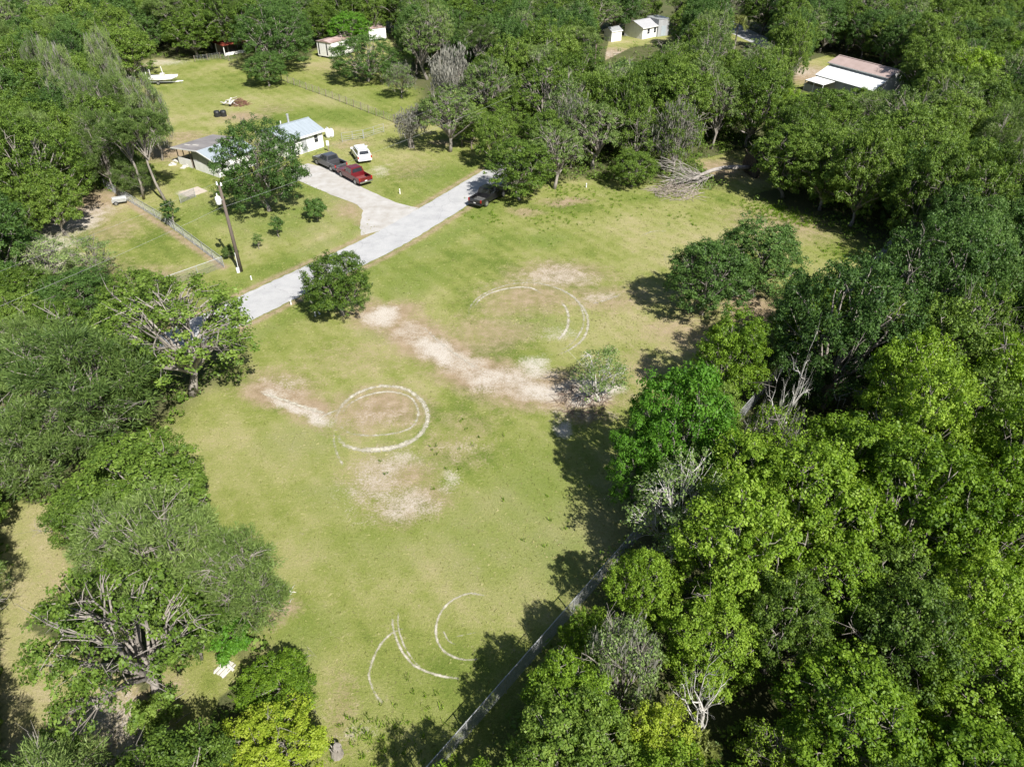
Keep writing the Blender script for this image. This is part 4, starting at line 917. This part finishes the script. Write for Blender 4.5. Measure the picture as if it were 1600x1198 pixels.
def gate(label, p0, p1, h):
    l = math.hypot(p1[0]-p0[0], p1[1]-p0[1]); r = thing('pipe_gate', label, 'gate', (p0[0], p0[1], 0), math.atan2(p1[1]-p0[1], p1[0]-p0[0]))
    for z in (.2, .5, .8, h): m = MB(); m.tube([(0, 0, z), (l, 0, z)], .017, 6); part('bar', m, GREYMETAL, r)
    for x in (0, l/2, l): m = MB(); m.tube([(x, 0, 0 if x in (0, l) else .2), (x, 0, h+.03)], .035, 6); part('upright', m, GREYMETAL, r)
g0, g1, g2 = at(535, 222), at(568, 217), at(600, 207)
gate('metal pipe gate panel next to the white tanks', g0, g1, 1.3); gate('metal pipe gate panel next to the leafless mossy tree', (g1[0]+.08, g1[1]), g2, 1.3)
rf = thing('post_and_rail', 'wooden post and rail remnant beside the far bend of the road', 'fence', at(750, 238)+(0,))
o0 = at(750, 238); ps = [at(722, 228), at(737, 233), at(750, 238), at(757, 232), at(775, 221)]
for q, hh in zip(ps, (1.1, 1.2, 1.3, 1.1, 1.1)): m = MB(); m.cyl((q[0]-o0[0], q[1]-o0[1], hh/2), (0, 0, 1), .10, hh, 8); part('post', m, WOOD, rf)
for q, q2 in zip(ps[:-1], ps[1:]): m = MB(); m.tube([(q[0]-o0[0], q[1]-o0[1], .9), (q2[0]-o0[0], q2[1]-o0[1], .9)], .04, 6); part('rail', m, WOOD, rf)

# ------------------------------------------------------------------ utility poles and wires
def upole(label, x, y, extra):
    r = thing('utility_pole', label, 'utility pole', (x, y, 0)); m = MB(); m.tube([(0, 0, -.05), (0, 0, 4.5), (0, 0, 9.2)], [.19, .165, .125], 12); part('pole', m, POLE, r, True)
    for s in (-1, 1):
        m = MB(); m.tube([(0, 0, 8.95), (s*.22, -s*.1, 9.25)], .05, 6); b = part('bracket', m, STEEL, r); m = MB(); m.cyl((s*.24, -s*.11, 9.38), (0, 0, 1), .09, .30, 10, .06); part('insulator', m, WHITE, b)
    if extra:
        m = MB(); m.tube([(-.34, -.30, 7.45), (-.34, -.30, 7.5), (-.34, -.30, 8.15), (-.34, -.30, 8.25)], [.22, .26, .26, .12], 14); t = part('transformer', m, WHITE, r, True)
        m = MB(); m.cyl((-.34, -.30, 8.38), (0, 0, 1), .05, .3, 8); part('bushing', m, WHITE, t)
        m = MB(); m.box(-.30, .02, -.3, -.1, 7.8, 7.9); part('mount', m, STEEL, r)
        m = MB(); m.box(-.32, -.06, -.36, -.18, 0, .55); part('meter_box', m, WHITE, r); m = MB(); m.tube([(-.15, -.17, .5), (-.13, -.13, 2.2)], .03, 6); part('conduit', m, WHITE, r)
    return r
PX, PY = at(377, 424)
upole('utility pole with white transformer on the lawn beside the road', PX, PY, True)
upole('utility pole hidden among trees where the road bends away', 14.0, 128, False); upole('utility pole standing outside the view past the road end oak', -57, 24, False)
def wire(label, p, q, sag, r_=.009):
    c = [(p[0]+(q[0]-p[0])*k/14-p[0], p[1]+(q[1]-p[1])*k/14-p[1], p[2]+(q[2]-p[2])*k/14-4*sag*(k/14)*(1-k/14)-p[2]) for k in range(15)]
    m = MB(); m.tube(c, r_, 4, False); o = ob('overhead_wire', m.mesh('overhead_wire', mat('wire_grey', (.30, .30, .30), .6))); o.location = p; tag(o, label, 'wire')
wire('overhead wire running from the transformer pole along the road into the trees', (PX+.1, PY, 7.1), (14.0, 128, 7.2), .9); wire('overhead wire running from the transformer pole over the road end oak', (PX-.1, PY, 7.1), (-57, 24, 7.2), .9)
wire('thin top wire from the transformer pole towards the road bend', (PX+.2, PY-.1, 9.45), (14.2, 127.9, 9.45), .7, .006); wire('thin top wire from the transformer pole over the sandy yard', (PX-.2, PY+.1, 9.45), (-57.2, 24.1, 9.45), .7, .006)

# ------------------------------------------------------------------ boat, pile and small things
bt = thing('boat_trailer', 'white boat trailer frame with upright guide poles on the lawn', 'trailer', at(258, 131)+(0,), R_(4))
m = MB()
for s in (-1, 1): m.box(-2.6, 2.2, s*.55-.05, s*.55+.05, .42, .52); m.tube([(2.2, s*.55, .47), (3.4, 0, .47)], .05, 6)
for x in (-2.5, -.8, 1.2): m.box(x-.05, x+.05, -.55, .55, .41, .51)
part('frame', m, STEEL, bt)
for s in (-1, 1):
    m = MB(); m.tube([(-2.6, s*.95, .45), (-2.6, s*.95, 2.3)], .06, 8); part('guide_pole', m, WHITE, bt); wheel(bt, -.9, s*.85, .32, .2)
m = MB(); m.cyl((3.1, .0, .24), (0, 0, 1), .04, .46, 8); part('jack', m, STEEL, bt)
bo = thing('boat', 'small white open boat resting on a trailer on the far lawn', 'boat', at(258, 131)+(.52,), R_(4))
rings = []
for x, wv, zk, zt in ((-2.5, .86, .1, .78), (-1.2, .98, .06, .80), (.3, .96, .05, .84), (1.5, .74, .12, .92), (2.3, .36, .38, 1.0), (2.7, .04, .8, 1.06)):
    rings.append([Vector((x, -wv, zt)), Vector((x, -wv*.9, zk+.28)), Vector((x, 0, zk)), Vector((x, wv*.9, zk+.28)), Vector((x, wv, zt)), Vector((x, wv*.84, zt+.02)), Vector((x, wv*.7, zk+.36)), Vector((x, -wv*.7, zk+.36)), Vector((x, -wv*.84, zt+.02))])
m = MB(); m.loft(rings); part('hull', m, WHITE, bo)
m = MB(); m.box(-.4, .3, -.35, .35, .42, 1.35); part('console', m, BOARD, bo, bevel=.05); m = MB(); m.tube([(.1, 0, 1.3), (.0, 0, 2.5)], .06, 8); part('mast', m, WHITE, bo)
m = MB(); m.box(-2.95, -2.5, -.2, .2, .75, 1.3); m.box(-2.85, -2.62, -.08, .08, .1, .8); part('outboard_motor', m, RUBBER, bo, bevel=.05)
prng = random.Random(3)
dx, dy = at(366, 164); 
for k in range(9):
    x, y = dx+prng.uniform(-1.6, .2), dy+prng.uniform(-.9, .9); l = prng.uniform(1.2, 2.6)
    m = MB(); m.box(-l/2, l/2, -.12, .12, -.03, .03, Matrix.Rotation(prng.uniform(-.35, .35), 4, 'Y')); o = ob('board', m.mesh('board', BOARD)); o.location = (x, y, .25+.09*k*.8); o.rotation_euler = (prng.uniform(-.3, .3), 0, prng.uniform(0, 3)); tag(o, 'white board thrown on the debris pile on the lawn', 'board', 'white boards on the debris pile')
V = []; F = []
def brush(cx, cy, R, H, n, cw, seed, name, mm, label, cat):
    rg = random.Random(seed); m = MB()
    for k in range(n):
        a_ = rg.uniform(0, 6.28); rr = R*math.sqrt(rg.random()); x, y = rr*math.cos(a_), rr*math.sin(a_); z = H*max(0, 1-rr/R)*rg.random()+.03
        b_a = rg.uniform(0, 6.28); l = rg.uniform(.4, 1.1)*R*.6; q = (x+l*math.cos(b_a), y+l*math.sin(b_a), max(.02, z+rg.uniform(-.25, .35)*l))
        m.tube([(x, y, z), ((x+q[0])/2+rg.uniform(-.1, .1), (y+q[1])/2+rg.uniform(-.1, .1), (z+q[2])/2+.06), q], [cw, cw*.8, cw*.4], 4, False)
    o = ob(name, m.mesh(name, mm)); o.location = (cx, cy, 0); return tag(o, label, cat)
brush(dx+.9, dy+.2, 1.5, 1.3, 160, .035, 5, 'brush_pile', mat('dead_brush_red', (.20, .09, .06), .9, (.12, .06, .045), 5.), 'rust-brown heap of dead brush on the lawn', 'brush pile')
x, y = at(345, 182); o = thing('plastic_tub', 'black double tub lying on the lawn near the brush heap', 'tub', (x, y, 0), .2)
for s in (-1, 1): m = MB(); m.tube([(s*.5, 0, 0), (s*.5, 0, .7), (s*.5, 0, .9)], [.48, .5, .42], 14); part('drum', m, mat('black_plastic', (.018, .02, .02), .5), o)
m = MB(); m.box(-.3, .3, -.3, .3, .1, .55); part('yoke', m, MATS['black_plastic'], o)
for (px, py, rz, s, lab) in ((513, 215, .3, 1., 'white gas tank standing next to the house corner'), (519, 214, .8, .85, 'white upright tank beside the larger gas tank')):
    x, y = at(px, py); o = thing('gas_tank', lab, 'tank', (x, y, 0), rz); o.scale = (s, s, s)
    m = MB(); m.tube([(0, 0, .05), (0, 0, .2), (0, 0, 1.2), (0, 0, 1.4)], [.3, .38, .38, .2], 14); part('shell', m, WHITE, o, True); m = MB(); m.cyl((0, 0, 1.48), (0, 0, 1), .12, .2, 10); part('valve', m, STEEL, o); m = MB(); m.cyl((0, 0, .04), (0, 0, 1), .32, .08, 12); part('foot_ring', m, STEEL, o)
x, y = at(514, 237); o = thing('meter_post', 'white utility box on a post behind the grey pickup', 'utility box', (x, y, 0)); m = MB(); m.box(-.06, .06, -.06, .06, 0, 1.3); part('post', m, WOOD, o); m = MB(); m.box(-.2, .2, -.16, -.05, .9, 1.6); part('box', m, WHITE, o, bevel=.02)
for px, py, hh, lab in ((393, 437, .45, 'short white marker post on the verge below the utility pole'), (455, 476, .5, 'short white marker post between road and field, left of the round tree'), (493, 494, .5, 'short white marker post at the foot of the round roadside tree'), (625, 303, .7, 'thin white marker post at the corner of driveway and road'), (916, 293, .6, 'short white marker post at the far edge of the field')):
    x, y = at(px, py); o = thing('marker_post', lab, 'marker post', (x, y, 0)); m = MB(); m.tube([(0, 0, -.02), (0, 0, hh*.85), (0, 0, hh)], [.07, .07, .03], 8); part('stake', m, WHITE, o); m = MB(); m.cyl((0, 0, hh*.7), (0, 0, 1), .085, .08, 8); part('band', m, STEEL, o)
x, y = at(500, 491); o = thing('leaning_sign_post', 'white post leaning beside the round roadside tree', 'post', (x, y, 0)); m = MB(); m.box(-.05, .05, -.05, .05, -.05, 2.3, Matrix.Rotation(R_(-24), 4, 'Y')); part('post', m, WHITE, o); m = MB(); m.box(-.07, .07, -.07, .07, 2.2, 2.28, Matrix.Rotation(R_(-24), 4, 'Y')); part('cap', m, STEEL, o)
x, y = at(350, 1045); o = thing('board_stack', 'small stack of white boards at the edge of the field', 'boards', (x, y, 0), R_(62)); o.scale = (.72, .72, .8)
for k in range(7): m = MB(); m.box(-.62, .62, -.06, .06, 0, .035, Matrix.Translation((prng.uniform(-.08, .08), -.5+k*.155, .06+.035*(k % 2))) @ Matrix.Rotation(prng.uniform(-.06, .06), 4, 'Z')); part('board', m, BOARD, o)
for s in (-1, 1): m = MB(); m.box(s*.4-.05, s*.4+.05, -.6, .6, 0, .06); part('bearer', m, WOOD, o)
for (p0, p1, lab) in (((326, 985), (333, 1012), 'white plank lying behind the ferny shrub'), ((340, 1026), (366, 1050), 'white plank lying along the stack of white boards')):
    q0, q1 = at(*p0), at(*p1); l = math.hypot(q1[0]-q0[0], q1[1]-q0[1]); m = MB(); m.box(0, l, -.07, .07, 0, .05); o = ob('plank', m.mesh('plank', BOARD)); o.location = (q0[0], q0[1], .16); o.rotation_euler = (0, 0, math.atan2(q1[1]-q0[1], q1[0]-q0[0])); tag(o, lab, 'plank')
x, y = at(188, 318); o = thing('garden_cart', 'pale grey garden cart beside the fence end', 'cart', (x, y, 0), .4); m = MB(); m.box(-.8, .8, -.5, .5, .35, .42); m.box(-.8, .8, -.5, -.46, .42, .75); m.box(-.8, .8, .46, .5, .42, .75); part('tray', m, STEEL, o)
for s in (-1, 1): wheel(o, -.4, s*.55, .25, .1)
m = MB(); m.tube([(.8, 0, .4), (1.5, 0, .8)], .03, 6); part('handle', m, STEEL, o)
x, y = at(14, 352); o = thing('sheet_panel', 'grey sheet-metal panels leaning at the edge of the sandy yard', 'metal panels', (x, y, 0), .5)
for k in range(3): m = MB(); m.box(-1.2+k*.9, -.35+k*.9, -.03, .03, 0, 1.5, Matrix.Rotation(R_(-20-6*k), 4, 'X')); part('panel', m, STEEL, o)
x, y = at(302, 300); m = MB(); m.box(-1.3, 1.3, -1.2, 1.2, -.05, .03); o = ob('sand_pad', m.mesh('sand_pad', mat('bare_pad', (.46, .40, .33), .95, (.36, .30, .24), 2., bump=.3))); o.location = (x, y, 0); o.rotation_euler = (0, 0, R_(50)); tag(o, 'square pale bare pad in the lawn near the shed', 'pad')
for k, (px, py) in enumerate(((270, 258), (288, 262), (293, 260), (276, 252))):
    x, y = at(px, py); m = MB(); m.box(-.5, .5, -.3, .3, 0, .12, Matrix.Rotation(prng.uniform(0, 3), 4, 'Z')); m.box(-.2, .35, -.25, .1, .121, .3, Matrix.Rotation(prng.uniform(0, 3), 4, 'Z')); o = ob('scrap_bundle', m.mesh('scrap_bundle', BOARD)); o.location = (x, y, 0); tag(o, 'pale scrap lying on the grass at the foot of the shed wall', 'scrap', 'scrap by the shed')
V = []

# ------------------------------------------------------------------ fallen tree, dead wood
DEADB = mat('dead_bark', (.36, .33, .30), .9, (.18, .16, .14), 2.5, bump=.5, bscale=12)
def fallen():
    x, y = at(1168, 274); r = thing('fallen_tree', 'uprooted bleached tree lying at the field edge with dark root plate', 'fallen tree', (x, y, 0))
    e = at(1078, 288); tip = np.array([e[0]-x, e[1]-y, .5]); rg = random.Random(9)
    m = MB(); base = np.array([0, 0, 1.0]); m.tube(bend(base, tip, .02, 5), [.34, .30, .27, .24, .2, .17], 10); part('trunk', m, DEADB, r, True)
    d = tip-base; d[2] = 0; d /= np.linalg.norm(d); nrm = np.array([-d[1], d[0], 0])
    for k in range(22):
        st = base+(tip-base)*rg.uniform(.55, 1.0); a_ = rg.uniform(-.75, .75); l = rg.uniform(2.5, 6.5)
        en = st+(d*math.cos(a_)+nrm*math.sin(a_))*l; en[2] = rg.uniform(.1, 2.6)
        q = bend(st, en, .06, 4); m = MB(); w0 = rg.uniform(.04, .085); m.tube(q, [w0, w0*.8, w0*.6, w0*.4, .015], 5, False)
        for j in range(7):
            s2 = q[rg.choice((1, 2, 3))]; e2 = s2+(np.array(en)-np.array(st))*rg.uniform(.2, .5)+np.array([rg.gauss(0, .6), rg.gauss(0, .6), rg.uniform(-.3, .7)]); e2[2] = max(.03, e2[2])
            m.tube([s2, (s2+e2)/2+np.array([0, 0, .08]), e2], [.03, .022, .008], 4, False)
        part('branch', m, DEADB, r)
    m = MB(); RR = 1.9; c = Vector((0, 0, 1.15)); ax = Vector((-d[0], -d[1], .12)).normalized(); aa = ax.cross(Vector((0, 0, 1))).normalized(); bb = ax.cross(aa)
    rings = []
    for t_, k_ in ((0, .25), (.05, .9), (.35, 1.0), (.6, .75), (.7, .2)):
        rings.append([c+ax*(t_+rg.uniform(-.1, .1))+(aa*math.cos(2*math.pi*i/18)+bb*math.sin(2*math.pi*i/18))*RR*k_*rg.uniform(.75, 1.12) for i in range(18)])
    for rr in rings:
        for v in rr: v.z = max(.0, v.z)
    m.loft(rings); part('root_plate', m, mat('root_soil', (.075, .055, .042), .95, (.04, .03, .022), 4., bump=1., bscale=5), r)
    m = MB()
    for k in range(22):
        a_ = rg.uniform(0, 6.28); p = c+ax*.4+(aa*math.cos(a_)+bb*math.sin(a_))*RR*.8; q = p+(aa*math.cos(a_)+bb*math.sin(a_))*rg.uniform(.4, 1.)+ax*rg.uniform(-.2, .6); q.z = max(.03, q.z); p.z = max(.03, p.z)
        m.tube([p, (p+q)/2, q], [.06, .04, .01], 5, False)
    part('roots', m, BARKD, r)
fallen()
x, y = at(1055, 300); brush(x, y, 3.0, .9, 260, .03, 8, 'brush_pile', mat('dead_brush_grey', (.34, .29, .25), .9, (.22, .18, .15), 5.), 'grey heap of twigs under the crown of the fallen tree', 'brush pile')
x, y = at(925, 632); brush(x-.8, y+.3, 2.1, .6, 170, .022, 12, 'brush_pile', mat('dead_brush_brown', (.20, .14, .10), .9, (.12, .09, .07), 5.), 'brown twigs heaped at the foot of the thin pale tree', 'brush pile')
x, y = at(220, 1150); brush(x, y, 1.7, .35, 46, .022, 15, 'dead_branches', BARK, 'bleached fallen branches on the sandy corner below the open oak', 'branches')
x, y = at(445, 935); brush(x, y, .8, .5, 14, .02, 18, 'dead_branches', BARKW, 'thin bare branch poking onto the field by the feathery tree', 'branches')
x, y = at(527, 1178); o = thing('tree_stump', 'grey splintered stump at the lower corner of the field', 'stump', (x, y, 0)); m = MB(); m.tube([(0, 0, -.05), (0, 0, .3), (.1, .05, .7)], [.34, .26, .2], 10); part('bole', m, BARK, o)
for k in range(7):
    a_ = k*.9; m = MB(); m.tube([(.15*math.cos(a_), .15*math.sin(a_), .4), (.3*math.cos(a_), .3*math.sin(a_), .6+.3*prng.random())], [.06, .01], 5); part('splinter', m, BARK, o)

# ------------------------------------------------------------------ palms
PALM = leaf_mat('leaf_palm', (.08, .10, .02), (.15, .18, .04), (.24, .26, .08), .25)
def palm(label, px, py, h, R):
    x, y = at(px, py, h); r = thing('palm_tree', label, 'palm', (x, y, 0)); m = MB(); m.tube(bend((0, 0, -.05), (0, 0, h), 0, 4), [.2, .16, .15, .15, .17], 9); part('trunk', m, BARK, r)
    P = []; Nn = []; T = []; Dd = []
    for f in range(26):
        a_ = prng.uniform(0, 6.28); el = prng.uniform(-.5, 1.1); d = np.array([math.cos(a_)*math.cos(el), math.sin(a_)*math.cos(el), math.sin(el)])
        for j in range(40):
            u = prng.uniform(.15, 1); p = np.array([0, 0, h])+d*R*u+np.array([0, 0, -.55*R*u*u]); P.append(p+rng.randn(3)*.05*R); Dd.append(d+rng.randn(3)*.5+np.array([0, 0, -.3])); Nn.append(rng.randn(3)*.5+np.array([0, 0, 1.])); T.append(prng.random())
    V, F, TT = leaves(np.array(P), np.array(Nn), .55*R/1.6, .07, np.array(T), np.array(Dd)); ob('crown', mesh_np('palm_crown', V, F, [PALM], TT), r)
palm('fan palm beside the far road glimpsed between trees', 1155, 32, 6, 2.2); palm('small fan palm in the dark gap beside the white leafless snag', 1095, 1160, 1.2, 1.0); palm('fan palm near the far grey box shed', 1060, 25, 6, 2.)

# ------------------------------------------------------------------ ground cover (uncountable)
def scatter(n, x0, x1, y0, y1): return np.stack([rng.uniform(x0, x1, n), rng.uniform(y0, y1, n)], 1)
def grass():
    P = np.vstack([scatter(30000, -32, 44, 13, 60), scatter(34000, -60, 44, 55, 110), scatter(10000, -75, 20, 100, 150)])
    s, d, l, dry_, w_, dr_ = plan(P[:, 0], P[:, 1]); fd = seg_dist(DRIVE, P[:, 0], P[:, 1])
    u = rng.rand(len(P)); k = (s < .3*u+.08) & (dr_ > RW-.14) & (fd > 2.4) & (w_ < .5) & (d < .6*u+.12); P = P[k]; d = d[k]; l = l[k]; dry_ = dry_[k]; n = len(P)
    a_ = rng.uniform(0, 6.28, n); hgt = rng.uniform(.025, .075, n)*(1+.2*l); wd = rng.uniform(.05, .11, n)*(1+P[:, 1]/90); c, s_ = np.cos(a_), np.sin(a_)
    z0 = np.zeros(n); lx = rng.uniform(-.10, .10, n); ly = rng.uniform(-.10, .10, n)
    V = np.stack([np.stack([P[:, 0]-c*wd, P[:, 1]-s_*wd, z0], 1), np.stack([P[:, 0]+c*wd, P[:, 1]+s_*wd, z0], 1), np.stack([P[:, 0]+lx, P[:, 1]+ly, hgt], 1)], 1).reshape(-1, 3)
    T = np.clip(1.1*dry_+.45*d-.12*l+rng.uniform(-.22, .32, n)-.12, 0, 1)
    me = mesh_np('grass', V, np.arange(3*n).reshape(n, 3), [leaf_mat('leaf_blade', (.122, .160, .028), (.228, .238, .076), (.365, .320, .175), .3, .7)], np.repeat(T, 3))
    o = ob('grass', me); o['kind'] = 'stuff'; o['label'] = 'short patchy green and straw grass on field and lawns'; o['category'] = 'grass'
grass()
def undergrowth():
    P = np.vstack([scatter(15000, -60, 80, 12, 110), scatter(5000, -130, 130, 90, 200)])
    s, d, l, dry_, w_, dr_ = plan(P[:, 0], P[:, 1]); k = (w_ > .25) & (dr_ > RW+1) & (np.abs(P[:, 0]) < .78*depth_of(0, P[:, 1], 0)+3); P = P[k]
    nzs = fbm(P[:, 0], P[:, 1], 6, 90); P = P[nzs > .42]; n = len(P); m = 24
    c = np.concatenate([P, rng.uniform(.1, .9, (n, 1))], 1); c = np.repeat(c, m, 0); sz = np.repeat(rng.uniform(.25, .8, n), m)[:, None]
    e = unit(n*m); p = c+e*sz*np.array([1, 1, .7]); p[:, 2] = np.maximum(p[:, 2], .05); nn = e+np.array([0, 0, .7])+rng.randn(n*m, 3)*.5; nn /= np.linalg.norm(nn, axis=1, keepdims=True)
    V, F, T = leaves(p, nn, .24, .14, np.repeat(rng.rand(n)*.7, m)+rng.uniform(-.1, .3, n*m)); o = ob('undergrowth', mesh_np('undergrowth', V, F, [MATS['leaf_oak']], T)); o['kind'] = 'stuff'; o['label'] = 'low leafy undergrowth covering the floor of the woods'; o['category'] = 'undergrowth'
undergrowth()
def weeds():
    P = []
    for px, py, R, n in ((1215, 335, 3.2, 140), (1250, 345, 2.5, 120), (1180, 325, 3, 90), (590, 1165, 1.8, 26), (640, 1165, 1.8, 18), (560, 1140, 1.2, 14), (700, 1190, 1.2, 10), (660, 1110, 2, 8), (1070, 345, 3, 20), (880, 300, 3, 60), (960, 310, 5, 60), (905, 340, 4, 30), (760, 340, 3, 30), (850, 340, 4, 40), (1310, 400, 2.5, 60), (740, 690, 3, 7), (660, 735, 3, 8), (870, 830, 4, 8)):
        x, y = at(px, py); q = rng.randn(n, 2)*R*.5+np.array([x, y]); P.append(q)
    P = np.vstack(P); n = len(P); m = 12; b = np.repeat(np.concatenate([P, np.zeros((n, 1))], 1), m, 0); h = np.repeat(rng.uniform(.12, .38, n), m)
    d = np.stack([rng.randn(n*m)*.35, rng.randn(n*m)*.35, np.ones(n*m)], 1); p = b+d*h[:, None]*.5+np.concatenate([rng.randn(n*m, 2)*.08, np.zeros((n*m, 1))], 1)
    V, F, T = leaves(p, rng.randn(n*m, 3), .26, .04, rng.rand(n*m), d*3); o = ob('weeds', mesh_np('weeds', V, F, [MATS['leaf_bright']], T)); o['kind'] = 'stuff'; o['label'] = 'taller green weeds in tufts along the field edges'; o['category'] = 'weeds'
weeds()
